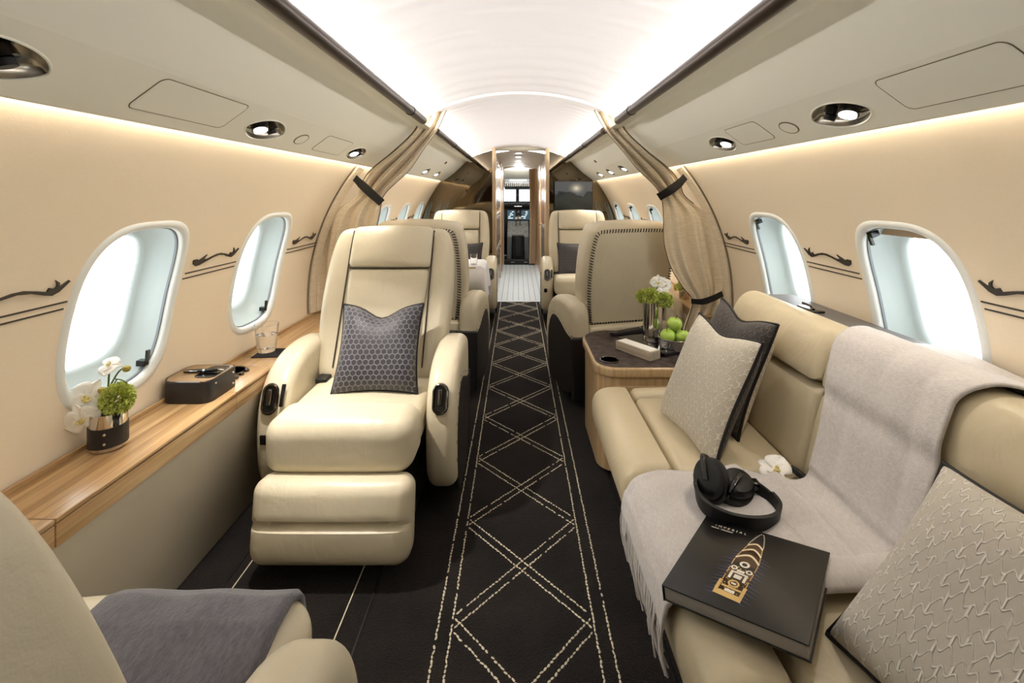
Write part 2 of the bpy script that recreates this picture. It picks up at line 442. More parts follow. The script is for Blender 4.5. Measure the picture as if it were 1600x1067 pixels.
def sheet(fn, nu, nv, th):
    """cloth of thickness th over fn(u, v)"""
    P = [[Vector(fn(i / nu, j / nv)) for j in range(nv + 1)] for i in range(nu + 1)]
    V, F = [], []; M1 = nv + 1; K = (nu + 1) * M1
    nr = []
    for i in range(nu + 1):
        for j in range(nv + 1):
            a = P[min(i + 1, nu)][j] - P[max(i - 1, 0)][j]; b = P[i][min(j + 1, nv)] - P[i][max(j - 1, 0)]
            c = a.cross(b); nr.append(c.normalized() if c.length > 1e-12 else Vector((0, 0, 1)))
    for s in (0.5, -0.5):
        for i in range(nu + 1):
            for j in range(nv + 1): V.append(tuple(P[i][j] + nr[i * M1 + j] * th * s))
    for i in range(nu):
        for j in range(nv):
            a = i * M1 + j
            F.append((a, a + M1, a + M1 + 1, a + 1)); F.append((K + a, K + a + 1, K + a + M1 + 1, K + a + M1))
    for i in range(nu):
        a = i * M1; F.append((a, K + a, K + a + M1, a + M1)); a += nv; F.append((a, a + M1, K + a + M1, K + a))
    for j in range(nv):
        a = j; F.append((a, a + 1, K + a + 1, K + a)); a += nu * M1; F.append((a, K + a, K + a + 1, a + 1))
    return V, F
def spline(pts, n=8, closed=False):
    """Catmull-Rom through the points"""
    P = [Vector(p) for p in pts]; out = []; N = len(P)
    for i in range(N if closed else N - 1):
        if closed: a, b, c, d = P[i - 1], P[i], P[(i + 1) % N], P[(i + 2) % N]
        else: a, b, c, d = P[max(i - 1, 0)], P[i], P[i + 1], P[min(i + 2, N - 1)]
        for k in range(n):
            t = k / n; out.append(0.5 * ((2 * b) + (c - a) * t + (2 * a - 5 * b + 4 * c - d) * t * t + (3 * b - a - 3 * c + d) * t ** 3))
    if not closed: out.append(P[-1])
    return out
def lerp_table(tab, x):
    for (x0, y0), (x1, y1) in zip(tab, tab[1:]):
        if x <= x1: return y0 + (y1 - y0) * max(0, min(1, (x - x0) / (x1 - x0)))
    return tab[-1][1]
def frame(o, x, y=None, z=None):
    """matrix at o; x kept, y made square to it"""
    x = Vector(x).normalized()
    if z is not None: z = Vector(z); y = z.cross(x).normalized(); z = x.cross(y)
    else: y = Vector(y); z = x.cross(y).normalized(); y = z.cross(x)
    m = Matrix((x, y, z)).transposed().to_4x4(); m.translation = Vector(o); return m
# ================================================================== CABIN SHELL
R, ZC = 1.245, 0.66
Y0, Y1 = -2.2, 5.85
def cyl(side, y, ph, dr=0.0):
    return (side * (R + dr) * math.cos(ph), y, ZC + (R + dr) * math.sin(ph))
def phi(z): return math.asin((z - ZC) / R)
PB, PT, PW = phi(0.45), phi(1.512), 0.222
HW, HH, NE = 0.190, 0.262, 3.3
def sup(a, hw, hh, n=NE):
    c, s = math.cos(a), math.sin(a)
    return (math.copysign(abs(c) ** (2 / n), c) * hw, math.copysign(abs(s) ** (2 / n), s) * hh)
win_y = {s: [-.035, .71, 1.455, 2.20, 4.06, 4.805, 5.55] for s in (-1, 1)}

floor = MB()
floor.add(*box((0, (Y0 + 5.70) / 2, -0.02), (2.36, 5.70 - Y0, 0.04)))
floor = struct(floor.build('floor', 'carpet'))
fg = MB()
fg.add(*box((0, 7.25, -0.02), (2.0, 3.1, 0.04)))
gal = fg.build('galley_floor', 'galley_floor', floor)
gj = MB()
for k in range(9): gj.add(*box((-0.28 + 0.07 * k, 7.25, 0.0006), (0.006, 3.0, 0.0012)))
for k in range(38): gj.add(*box((0, 5.78 + 0.078 * k, 0.0006), (0.62, 0.005, 0.0012)))
o = gj.build('floor_groove', 'ledge_grey', floor); o['kind'] = 'stuff'

# carpet runner: beaded double border and crossing double diagonals
st = MB(); rnd = random.Random(3)
def bead(x, y, ang):
    l, w, h = 0.0058 + rnd.random() * 0.0022, 0.0027 + rnd.random() * 0.0012, 0.0032
    a = ang + rnd.uniform(-.35, .35); c, s = math.cos(a), math.sin(a)
    x += rnd.uniform(-.0012, .0012); y += rnd.uniform(-.0012, .0012)
    V = [(0, 0, h)]
    for k in range(6):
        t = 2 * PI * k / 6; p, q = l * math.cos(t), w * math.sin(t); V.append((p * c - q * s, p * s + q * c, 0))
    st.add([(vx + x, vy + y, vz) for vx, vy, vz in V], [(0, k + 1, (k + 1) % 6 + 1) for k in range(6)])
def bead_line(x0, y0, x1, y1, step=0.0135):
    L = math.hypot(x1 - x0, y1 - y0); n = max(1, int(L / step)); a = math.atan2(y1 - y0, x1 - x0)
    for k in range(n):
        if rnd.random() < 0.05: continue
        t = (k + .5) / n; bead(x0 + (x1 - x0) * t, y0 + (y1 - y0) * t, a)
for x in (-0.253, -0.212, 0.212, 0.253): bead_line(x, 0.55, x, 5.66)
PER, YX = 0.437, 1.636
for k in range(-3, 10):
    c = YX + PER * k
    for d in (-0.022, 0.022):
        for sg in (-1, 1):
            bead_line(-0.205, c - sg * PER * .485 + d, 0.205, c + sg * PER * .485 + d)
st.build('carpet_stitching', 'stitch_cream', floor)['kind'] = 'stuff'
tr = MB()
for x in (-0.945, -0.545): tr.add(*box((x, 1.3, 0.001), (0.0035, 3.2, 0.002)))
tr.build('carpet_piping', 'stitch_cream', floor)
tr = MB()
for x in (-0.478, -0.98, 0.40): tr.add(*box((x, 1.3, 0.0012), (0.006, 3.6, 0.0024)))
tr.build('carpet_joint', 'black_matte', floor)

# side walls with window openings
def wall(side):
    m = MB(); ys = win_y[side]; half = .3725
    def grid(ya, yb):
        if yb - ya < 1e-3: return
        n = 60
        V = [cyl(side, y, PB + (PT - PB) * i / n, .0012) for i in range(n + 1) for y in (ya - .012, yb + .012)]
        m.add(V, [(2 * i, 2 * i + 1, 2 * i + 3, 2 * i + 2) for i in range(n)])
    edge = Y0
    for yc in ys:
        grid(edge, yc - half); edge = yc + half
        up, dn = (PT - PW) * R, (PB - PW) * R
        A = sorted(set([2 * PI * k / 96 for k in range(96)] + [math.atan2(b, a) % (2 * PI) for a in (-half, half) for b in (up, dn)]))
        N = len(A); V = []; rings = 9
        for k in range(rings + 1):
            for a in A:
                c, s = math.cos(a), math.sin(a)
                tt = min((half / abs(c)) if abs(c) > 1e-9 else 1e9, (up / s) if s > 1e-9 else ((dn / s) if s < -1e-9 else 1e9))
                # hole point met by the same ray
                q = (abs(c / HW) ** NE + abs(s / HH) ** NE) ** (-1 / NE)
                t = (q + (tt - q) * k / rings); V.append(cyl(side, yc + t * c, PW + t * s / R))
        m.add(V, [(k * N + i, k * N + (i + 1) % N, (k + 1) * N + (i + 1) % N, (k + 1) * N + i) for k in range(rings) for i in range(N)])
    grid(edge, Y1)
    return struct(m.build('wall_left' if side < 0 else 'wall_right', 'wall_cloth'))
walls = {s: wall(s) for s in (-1, 1)}

def ring_strip(side, prof, N=72):
    """prof: (outward offset from the opening, radial depth)"""
    V = []
    for off, dr in prof:
        for k in range(N):
            a = 2 * PI * k / N; x, y = sup(a, HW + off, HH + off); V.append(cyl(side, x, PW + y / R, dr))
    return V, [(i * N + k, i * N + (k + 1) % N, (i + 1) * N + (k + 1) % N, (i + 1) * N + k) for i in range(len(prof) - 1) for k in range(N)]
def make_window(side, name):
    w = bpy.data.objects.new(name, None); COL.objects.link(w); w['kind'] = 'structure'
    def pt(y, b, dr): return cyl(side, y, PW + b / R, dr)
    MB().add(*ring_strip(side, [(.022, .001), (.018, -.003), (.010, -.0055), (.002, -.005), (-.005, -.001), (-.008, .006), (-.009, .014)])).build('window_frame', 'white_plastic', w)
    MB().add(*ring_strip(side, [(-.009, .014), (-.013, .014), (-.013, .022)])).build('gasket', 'gasket', w)
    V = []; NW = 72
    for ox, oy, dr in ((.013, .013, .022), (.016, .020, .050), (.024, .044, .082), (.034, .064, .098), (.044, .074, .106), (.047, .077, .116)):
        for k in range(NW):
            x, y = sup(2 * PI * k / NW, HW - ox, HH - oy); V.append(cyl(side, x, PW + y / R, dr))
    MB().add(V, [(i * NW + k, i * NW + (k + 1) % NW, (i + 1) * NW + (k + 1) % NW, (i + 1) * NW + k) for i in range(5) for k in range(NW)]).build('window_well', 'well_grey', w)
    N = 48; V = [pt(0, 0, .112)]
    for f in (.5, 1):
        for k in range(N):
            x, y = sup(2 * PI * k / N, (HW - .045) * f, (HH - .075) * f); V.append(pt(x, y, .112))
    F = [(0, 1 + k, 1 + (k + 1) % N) for k in range(N)] + [(1 + k, 1 + N + k, 1 + N + (k + 1) % N, 1 + (k + 1) % N) for k in range(N)]
    MB().add(V, F).build('pane', 'pane_glass', w)
    h = MB()                                            # pull tab of the shade
    yy, bb = (0.115, -0.212) if side < 0 else (0.115, 0.222)
    B = [pt(yy + i * .011, bb + j * .009, d) for i in (-1, 1) for j in (-1, 1) for d in (.004, .03)]
    h.add(B, [(0, 1, 3, 2), (4, 6, 7, 5), (0, 4, 5, 1), (2, 3, 7, 6), (0, 2, 6, 4), (1, 5, 7, 3)])
    sgn = 1 if side < 0 else -1
    B = [pt(yy + .012 + i * .006, bb + sgn * .022 + j * .016, d) for i in (-1, 1) for j in (-1, 1) for d in (.006, .014)]
    h.add(B, [(0, 1, 3, 2), (4, 6, 7, 5), (0, 4, 5, 1), (2, 3, 7, 6), (0, 2, 6, 4), (1, 5, 7, 3)])
    h.build('shade_tab', 'black_gloss', w)
    return w
nwin = 0
for s in (-1, 1):
    first = None
    for yc in win_y[s]:
        nwin += 1
        if first is None: first = w = make_window(s, 'window_%d' % nwin)
        else:
            w = dup(first, None); w.name = 'window_%d' % nwin
        w.location = (0, yc, 0)
        if s > 0 and abs(yc - 1.455) < .01:             # this shade is drawn down a hand's width
            V = []; n = 14
            for i in range(n + 1):
                x = -0.165 + 0.33 * i / n
                for b in (0.205, 0.236 - 0.03 * (abs(x) / 0.165) ** 4): V.append(cyl(s, x, PW + b / R, .052))
            MB().add(V, [(2 * i, 2 * i + 1, 2 * i + 3, 2 * i + 2) for i in range(n)]).build('shade', 'taupe_cloth', w)

# emblems and pinstripes inlaid on the walls between the windows
EM = [(205, 435), (215, 470), (240, 487), (275, 480), (330, 450), (400, 415), (460, 395), (520, 394), (580, 405), (622, 408), (652, 390), (692, 342),
      (684, 338), (655, 362), (646, 366), (640, 348), (617, 336), (628, 352), (632, 366), (624, 376), (598, 372), (592, 390), (545, 384), (490, 379), (440, 387),
      (380, 411), (318, 440), (329, 424), (298, 438), (331, 388), (270, 428), (256, 437), (243, 424), (214, 428)]
emb2 = []
for x, y in EM:
    k = 1.0 + 0.5 * (x - 205) / 485
    emb2.append(((x - 205) / 485 * .27, ((572 - .223 * (x - 120)) - y) * .00038 * k))
from mathutils.geometry import tessellate_polygon
def emblem(side, y0, parent):
    tri = tessellate_polygon([[Vector((a, b, 0)) for a, b in emb2]]); n = len(emb2); V = []
    for dr in (-.004, .001):
        for a, b in emb2: V.append(cyl(side, y0 + a, phi(1.0 + b), dr))
    F = [tuple(t) for t in tri] + [tuple(i + n for i in reversed(t)) for t in tri] + [(i, (i + 1) % n, n + (i + 1) % n, n + i) for i in range(n)]
    MB().add(V, F).build('bird_emblem', 'emblem_dark', parent, 20)
def stripe(side, ya, yb, z, parent):
    V = []
    for y in (ya, yb):
        for dz, dr in ((-.002, .001), (-.002, -.0018), (.002, -.0018), (.002, .001)): V.append(cyl(side, y, phi(z + dz), dr))
    MB().add(V, [(0, 1, 2, 3), (7, 6, 5, 4), (0, 4, 5, 1), (1, 5, 6, 2), (2, 6, 7, 3)]).build('pinstripe', 'emblem_dark', parent)
for s in (-1, 1):
    ys = win_y[s]
    for a, b in zip(ys, ys[1:]):
        if b < 0.5 or b - a > 1.2: continue
        mid = (a + b) / 2
        emblem(s, mid - .125, walls[s])
        stripe(s, a + .225, b - .215, 1.002, walls[s]); stripe(s, a + .220, b - .22, .984, walls[s])

for s in (-1, 1):       # the lengths of wall before and after the partition
    emblem(s, 2.46, walls[s]); stripe(s, 2.425, 2.80, 1.002, walls[s]); stripe(s, 2.42, 2.80, .984, walls[s])
    emblem(s, 3.60, walls[s]); stripe(s, 3.55, 3.84, 1.002, walls[s]); stripe(s, 3.55, 3.84, .984, walls[s])
# arched ceiling in two fields, trim between them
RC = 1.3
def czl(x): return 1.88 - (RC - math.sqrt(RC * RC - x * x))
def ceiling_panel(name, ya, yb, per, amp):
    n = int((yb - ya) / per * 8); nx = 28; V = []
    for i in range(n + 1):
        y = ya + (yb - ya) * i / n
        for j in range(nx + 1):
            x = -0.645 + 1.29 * j / nx
            f = max(0, 1 - (abs(x) / .5) ** 6)
            w = math.sin(2 * PI * y / per); w = math.copysign(abs(w) ** .35, w)
            V.append((x, y, czl(x) + amp * f * w))
    return MB().add(V, [(i * (nx + 1) + j, (i + 1) * (nx + 1) + j, (i + 1) * (nx + 1) + j + 1, i * (nx + 1) + j + 1) for i in range(n) for j in range(nx)])
ceil_ = struct(ceiling_panel('ceiling', Y0, 2.76, 0.17, 0.006).build('ceiling', 'ceiling_cloth', sharp=180))
ceiling_panel('c', 2.80, Y1, 0.11, 0.004).build('ceiling_field', 'ceiling_cloth', ceil_, sharp=180)
V = []
for j in range(33):
    x = -.645 + 1.29 * j / 32
    for y, dz in ((2.745, .004), (2.752, -.012), (2.775, -.016), (2.80, -.012), (2.815, .006)): V.append((x, y, czl(x) + dz))
struct(MB().add(V, [(j * 5 + i, j * 5 + i + 1, (j + 1) * 5 + i + 1, (j + 1) * 5 + i) for j in range(32) for i in range(4)]).build('trim_1', 'ceiling_cloth'))

# overhead valances, rails
CRX, CRZ, OUX, OUZ = 0.785, 1.559, 0.932, 1.452
VD = Vector((OUX - CRX, 0, OUZ - CRZ)); VL = VD.length
LT, LA, LB = .55, .112, .050        # reading light opening: place across the face, half length, half height
LIGHTS = {-1: (.745, 1.60, 2.50, 4.40, 5.0), 1: (1.30, 2.04, 3.95, 4.5, 5.05)}
def lens_outline(a, b, n=48):
    return [(a * math.cos(q), b * math.copysign(abs(math.sin(q)) ** 1.25, math.sin(q))) for q in [2 * PI * (k + .5) / n for k in range(n)]]
def valance(side, n):
    p1 = [(.600, 1.699), (.632, 1.699), (.645, 1.695), (.656, 1.686), (.668, 1.672)]
    p1 += [(.668 + (.775 - .668) * t, 1.672 + (1.568 - 1.672) * t) for t in (.33, .66)]
    p1 += [(.772, 1.5725), (.779, 1.5655), (CRX, CRZ), (.794, 1.5525)]
    B0, B1 = .0112, VL - .009
    def at(bb): return (CRX + VD.x * bb / VL, CRZ + VD.z * bb / VL)
    p1 += [at(B0)]
    p2 = [at(B1), (OUX, OUZ + .002), (OUX + .002, OUZ + .008), (OUX - .004, OUZ + .022), (.90, 1.50)]
    m = MB()
    for prof in (p1, p2):
        L = len(prof); V = []
        for y in (Y0, Y1): V += [(side * x, y, z) for x, z in prof]
        m.add(V, [(i, i + 1, L + i + 1, L + i) for i in range(L - 1)])
    def P(y, bb): x, z = at(bb); return (side * x, y, z)
    e = Y0; bc = LT * VL; h = LA + .012
    for y in LIGHTS[side]:
        m.add([P(e, B0), P(y - h, B0), P(y - h, B1), P(e, B1)], [(0, 1, 2, 3)]); e = y + h
        O = lens_outline(LA, LB); N = len(O); V = [P(y + x, bc + yy) for x, yy in O]; rim = []
        for x, yy in O:
            t = min(h / abs(x) if x else 9, ((B1 - bc) / yy) if yy > 0 else ((B0 - bc) / yy) if yy < 0 else 9); rim.append((x * t, yy * t))
        V += [P(y + x, bc + yy) for x, yy in rim]
        F = [(k, (k + 1) % N, N + (k + 1) % N, N + k) for k in range(N)]
        for k in range(N):
            q, r = rim[k], rim[(k + 1) % N]
            s1, s2 = abs(abs(q[0]) - h) < 1e-6, abs(abs(r[0]) - h) < 1e-6
            if s1 != s2:
                cx = q[0] if s1 else r[0]; cy = r[1] if s1 else q[1]
                V.append(P(y + cx, bc + cy)); F.append((N + k, N + (k + 1) % N, len(V) - 1))
        m.add(V, F)
    m.add([P(e, B0), P(Y1, B0), P(Y1, B1), P(e, B1)], [(0, 1, 2, 3)])
    return struct(m.build('trim_%d' % n, 'valance', sharp=60))
val = {-1: valance(-1, 2), 1: valance(1, 3)}
for s, n in ((-1, 4), (1, 5)):
    r_ = struct(MB().add(*tube([(s * .530, Y0, 1.688), (s * .530, 2.575, 1.688)], .0225, 16)).add(*tube([(s * .530, 2.99, 1.688), (s * .530, 5.83, 1.688)], .0225, 16)).build('trim_%d' % n, 'bronze'))
    MB().add(*box((s * .568, (Y0 + 5.8) / 2, 1.6875), (.06, 5.8 - Y0, .014))).build('rail_foot', 'valance', r_)
    for y in (0.6, 2.27, 3.82, 4.9):
        MB().add(*tube([(s * .530, y - .006, 1.688), (s * .530, y + .006, 1.688)], .0252, 18)).build('collar', 'black_matte', r_)

# lower side linings
for s, n in ((-1, 6), (1, 7)):
    V = []
    for y in (Y0, 5.84):
        V += [(s * x, y, z) for x, z in ((1.038, .535), (1.040, .50), (1.06, .36), (1.10, .15), (1.125, 0.0), (1.23, 0.0), (1.235, .5))]
    struct(MB().add(V, [(i, i + 1, 8 + i, 7 + i) for i in range(6)]).build('trim_%d' % n, 'side_cloth'))

# wooden ledges under the windows: separate lengths with open joints
def ledge(side, cuts, z, name, label, xf=1.030):
    t = thing(name, label, 'ledge', (0, 0, 0))
    for a, b in zip(cuts, cuts[1:]):
        a_, b_ = a + .0016, b - .0016
        x0, x1 = xf, 1.236
        MB().add(*rbox((side * (x0 + x1) / 2, (a_ + b_) / 2, z - .006), (x1 - x0, b_ - a_, .012), .003, 2, m=2)).build('ledge_top', 'wood_ledge', t)
        MB().add(*rbox((side * (x0 + .008), (a_ + b_) / 2, z - .040), (.014, b_ - a_, .052), .002, 2, m=2)).build('ledge_fascia', 'wood_ledge', t)
    MB().add(*rbox((side * 1.229, (cuts[0] + cuts[-1]) / 2, z + .006), (.010, cuts[-1] - cuts[0], .016), .003, 2, m=2)).build('back_strip', 'wood_ledge', t)
    return t
LZ = 0.57
ledge_l = ledge(-1, [-2.1, .3, 1.04, 1.71, 1.97, 2.09, 2.86, 3.9, 5.8], LZ, 'window_ledge', 'long walnut ledge under the windows with vase and water glass on it')
ledge_r = ledge(1, [2.80, 3.6, 4.4, 5.8], LZ, 'window_ledge', 'wooden ledge beyond the curtain strap behind the whip-stitched chair', 1.07)
# cup well, lid ring and three knobs let into the long ledge
cw = MB().add(*lathe([(.049, .0), (.052, .003), (.048, .005), (.044, .004), (.043, .0015)], 40)); cw.build('cup_rim', 'dark_chrome', ledge_l, loc=(-1.165, 1.91, LZ))
MB().add(*lathe([(0, .0022), (.043, .0022)], 40)).build('cup_well', 'black_hole', ledge_l, loc=(-1.165, 1.91, LZ))
for k in range(3):
    MB().add(*lathe([(.010, 0), (.0105, .004), (.009, .009), (.005, .011), (0, .0115)], 20)).build('knob', 'dark_chrome', ledge_l, loc=(-1.108, 1.835 + .037 * k, LZ))

# bronze mirror bulkhead with doorway
def bulk(side, xin):
    P = [(xin, 0.0), (1.12, 0.0), (1.03, .52)] + [(R * math.cos(a) * .998, ZC + R * math.sin(a) * .998) for a in [phi(.58) + (phi(1.45) - phi(.58)) * k / 10 for k in range(11)]]
    P += [(.79, 1.562), (.655, 1.70), (.56, czl(.56) - .002), (.44, czl(.44) - .002), (xin, czl(xin) - .002)]
    m = MB(); m.add(*prism([(p[0], p[1]) for p in P], 5.84, 5.87, .002, lambda a, b, t: (side * a, t, b), m=1)); return m
# prism caps fan from the centroid: outline is star-shaped enough
struct(bulk(-1, .30).build('wall_front', 'mirror_bronze', sharp=30))
struct(bulk(1, .355).build('wall_front', 'mirror_bronze', sharp=30)).name = 'wall_front_2'
for x, n in ((-.292, 8), (.342, 9)):
    j = struct(MB().add(*rbox((x, 5.74, .925), (.040, .32, 1.85), .006, 2, m=2)).build('trim_%d' % n, 'wood_door'))
struct(MB().add(*rbox((.025, 5.80, 1.852), (.64, .12, .05), .004, 2, m=2)).build('trim_13', 'cockpit_trim'))
# rear bulkhead behind the camera
P = [(-1.12, 0), (1.12, 0)] + [(R * math.cos(a), ZC + R * math.sin(a)) for a in [(-.5 + (PI + 1.0) * k / 30) for k in range(31)] if ZC + R * math.sin(a) > .05]
struct(MB().add([(p[0], Y0, min(p[1], 1.9)) for p in P], [tuple(range(len(P)))]).build('wall_back', 'wood_red'))

# ------------------------------------------------------------------ passage and flight deck beyond the doorway
V = []
for j in range(21):
    x = -.5 + j * .05
    for y, k in ((5.86, 0), (7.0, .0), (8.7, -.02)): V.append((x, y, 1.832 - x * x * .40 + k))
pc = struct(MB().add(V, [(j * 3 + i, (j + 1) * 3 + i, (j + 1) * 3 + i + 1, j * 3 + i + 1) for j in range(20) for i in range(2)]).build('ceiling_passage', 'cockpit_trim'))
for y in (6.15, 6.75, 7.5):
    dl = thing('downlight', {6.15: 'round passage downlight nearest the doorway', 6.75: 'middle round passage downlight', 7.5: 'round passage downlight next to the flight deck'}[y], 'downlight', (0.0, y, 1.829), group='passage downlights')
    MB().add(*lathe([(.062, .002), (.062, -.006), (.048, -.008), (.046, .0)], 28)).build('bezel', 'chrome', dl)
    MB().add(*lathe([(0, -.004), (.046, -.004)], 28)).build('lens', 'lamp_glow', dl)
    d = bpy.data.lights.new('downlight_lamp', 'SPOT'); d.energy = GALLEY_W * 4; d.spot_size = 2.2; d.spot_blend = .6; d.shadow_soft_size = .05; d.color = (1, .95, .88)
    lo = bpy.data.objects.new('downlight_lamp', d); COL.objects.link(lo); lo.location = (0, y, 1.81)
gl = thing('galley_cabinet', 'tall silver-faced galley cabinet on the armchair side of the passage', 'cabinet', (-.62, 6.6, 0))
MB().add(*rbox((0, 0, .90), (.66, 1.30, 1.78), .01, 2, m=2)).build('body', 'wood_door', gl)
for z0, z1 in ((1.10, 1.72), (.62, 1.04), (.10, .58)):
    for y0, y1 in ((-.62, -.02), (.02, .62)):
        d = MB().add(*rbox((.336, (y0 + y1) / 2, (z0 + z1) / 2), (.018, y1 - y0, z1 - z0), .004, 2, m=2)).build('door', 'silver_panel', gl)
        MB().add(*tube([(.347, y0 + .09, z1 - .05), (.36, y0 + .09, z1 - .05), (.36, y1 - .09, z1 - .05), (.347, y1 - .09, z1 - .05)], .005, 8)).build('handle', 'chrome', d)
gl2 = thing('passage_partition', 'plain wooden partition next to the flight deck on the armchair side', 'partition', (-.60, 7.95, 0))
MB().add(*rbox((0, 0, .90), (.66, 1.2, 1.78), .01, 2, m=2)).build('panel', 'wood_door', gl2)
MB().add(*rbox((.335, -.3, .9), (.012, .05, 1.7), .003, 2, m=2)).build('edge_strip', 'wood_red', gl2)
gr = thing('wardrobe', 'tall reddish wooden wardrobe with steel grab rail on the sofa side of the passage', 'wardrobe', (.70, 6.7, 0))
MB().add(*rbox((0, 0, .90), (.66, 1.5, 1.78), .01, 2, m=2)).build('body', 'wood_door', gr)
for y0, y1 in ((-.72, -.02), (.02, .72)):
    d = MB().add(*rbox((-.336, (y0 + y1) / 2, 1.30), (.016, y1 - y0, .88), .004, 2, m=2)).build('door', 'wood_red', gr)
    d = MB().add(*rbox((-.336, (y0 + y1) / 2, .44), (.016, y1 - y0, .78), .004, 2, m=2)).build('door', 'silver_panel', gr)
MB().add(*tube([(-.35, -.6, .9), (-.375, -.6, .9), (-.375, .6, .82), (-.35, .6, .82)], .008, 8)).build('grab_rail', 'chrome', gr)
gr2 = thing('passage_partition', 'plain wooden partition beside the taupe flight deck curtain', 'partition', (.70, 8.1, 0))
MB().add(*rbox((0, 0, .90), (.70, 1.1, 1.78), .01, 2, m=2)).build('panel', 'wood_door', gr2)
MB().add(*lathe([(0, -.02), (.012, -.02), (.014, 0), (.01, .012), (0, .014)], 12)).build('latch', 'chrome', gr2, loc=(-.36, -.2, 1.0))
# door frame of the flight deck
fr = MB()
fr.add(*box((-.60, 8.72, .93), (.68, .05, 1.86))); fr.add(*box((.64, 8.72, .93), (.68, .05, 1.86)))
P = [(-.27, 1.9), (-.27, 1.70)] + [(-.26 + .56 * k / 12, 1.765 + .040 * math.sin(PI * k / 12)) for k in range(13)] + [(.31, 1.70), (.31, 1.9)]
n = len(P)
fr.add([(x, y, z) for y in (8.695, 8.745) for x, z in P] + [(x, y, 1.9) for y in (8.695, 8.745) for x, z in P],
       [(i, i + 1, 2 * n + i + 1, 2 * n + i) for i in range(n - 1)] + [(i, n + i, n + i + 1, i + 1) for i in range(n - 1)])
struct(fr.build('door_1', 'wood_door'))
step = struct(MB().add(*rbox((.02, 8.78, .045), (.60, .14, .09), .008, 2, m=2)).build('trim_10', 'black_matte'))
for x in (-.1, .14): MB().add(*box((x, 8.705, .05), (.07, .012, .012))).build('step_light', 'silver_panel', step)

def fold_curtain(name, label, x0, x1, y, z0, z1, m, folds, amp):
    def fn(u, v):
        x = x0 + (x1 - x0) * u; z = z1 + (z0 - z1) * v
        return (x + .01 * math.sin(v * 3), y + amp * math.sin(u * folds * 2 * PI) * (.7 + .3 * v), z)
    o = MB().add(*sheet(fn, folds * 12, 8, .003)).build(name, m); return tag(o, label, 'curtain')
fold_curtain('door_curtain', 'narrow taupe pleated curtain gathered beside the flight deck door', .20, .31, 8.60, .04, 1.76, 'taupe_cloth', 4, .018)

# flight deck shell
struct(MB().add(*box((0, 9.7, -0.02), (1.9, 1.9, .04))).build('floor_flight_deck', 'cockpit_dark'))
for s, n in ((-1, 'wall_flight_deck_left'), (1, 'wall_flight_deck_right')): struct(MB().add(*box((s * .95, 9.7, .9), (.04, 1.9, 1.8))).build(n, 'cockpit_dark'))
V = []
for j in range(17):
    x = -.95 + j * 1.9 / 16
    for y, z in ((8.74, 1.80), (9.3, 1.78), (9.7, 1.62), (10.3, 1.50)): V.append((x, y, z - x * x * .18))
fc = struct(MB().add(V, [(j * 4 + i, (j + 1) * 4 + i, (j + 1) * 4 + i + 1, j * 4 + i + 1) for j in range(16) for i in range(3)]).build('ceiling_flight_deck', 'cockpit_trim'))
dm = thing('dome_light', 'bright round dome light on the flight deck ceiling', 'lamp', (0.01, 9.05, 1.775))
MB().add(*lathe([(.055, .006), (.055, -.01), (.046, -.014), (.044, -.006)], 24)).build('bezel', 'white_plastic', dm)
MB().add(*lathe([(0, -.012), (.03, -.011), (.044, -.006)], 24)).build('lens', 'lamp_glow', dm)
d = bpy.data.lights.new('dome_lamp', 'POINT'); d.energy = 12; d.shadow_soft_size = .05
lo = bpy.data.objects.new('dome_lamp', d); COL.objects.link(lo); lo.location = (.01, 9.05, 1.70)

ov = thing('overhead_panel', 'grey overhead switch panel above the flight deck windshield', 'panel', (0, 9.62, 1.50))
MB().add(*rbox((0, 0, 0), (.56, .30, .10), .02, 2, m=2, warp=lambda x, y, z: (0, 0, -.06 * y))).build('panel', 'cockpit_grey', ov)
MB().add(*rbox((0, -.13, .075), (.36, .06, .05), .02, 2, m=2)).build('eyebrow', 'cockpit_trim', ov)
sw = MB(); rr = random.Random(5)
for i in range(14):
    for j in range(3): sw.add(*box((-.25 + i * .0385, -.155 , -.03 + j * .028), (.014, .012, .014)))
sw.build('switch', 'print_white', ov)['kind'] = 'stuff'
ws = thing('windshield', 'bright two-pane flight deck windshield with dark centre post', 'windshield', (0, 10.35, 0))
MB().add(*box((-.01, 0, 1.30), (.075, .05, .36))).build('centre_post', 'cockpit_dark', ws)
for x0, x1 in ((-.62, -.05), (.03, .62)):
    MB().add([(x0, 0, 1.12), (x1, 0, 1.12), (x1, -.06, 1.44), (x0, -.06, 1.44)], [(0, 1, 2, 3)]).build('pane', 'pane_glass', ws)
MB().add(*tube([(-.03, -.04, 1.27), (-.015, -.05, 1.30), (0, -.04, 1.27), (.015, -.05, 1.30)], .006, 8)).build('compass', 'silver_panel', ws)
struct(MB().add(*box((0, 10.42, .60), (1.9, .04, 1.06))).build('wall_nose', 'cockpit_dark'))
struct(MB().add(*box((0, 10.42, 1.62), (1.9, .04, .36))).build('wall_nose_2', 'cockpit_trim'))
gs = thing('glareshield', 'dark glareshield with a row of buttons below the windshield', 'panel', (0, 10.1, 1.10))
MB().add(*rbox((0, 0, 0), (1.3, .30, .11), .03, 3)).build('cowl', 'cockpit_dark', gs)
sw = MB()
for i in range(20): sw.add(*box((-.38 + i * .04, -.152, .008 + (i % 3) * .006), (.022, .008, .024)))
sw.build('button', 'cockpit_grey', gs)['kind'] = 'stuff'
MB().add(*tube([(-.08, -.14, -.05), (-.08, -.17, -.055), (.08, -.17, -.055), (.08, -.14, -.05)], .01, 8)).build('grip', 'silver_panel', gs)
ip = thing('instrument_panel', 'dark instrument panel with lit displays on the flight deck', 'panel', (0, 10.12, .84))
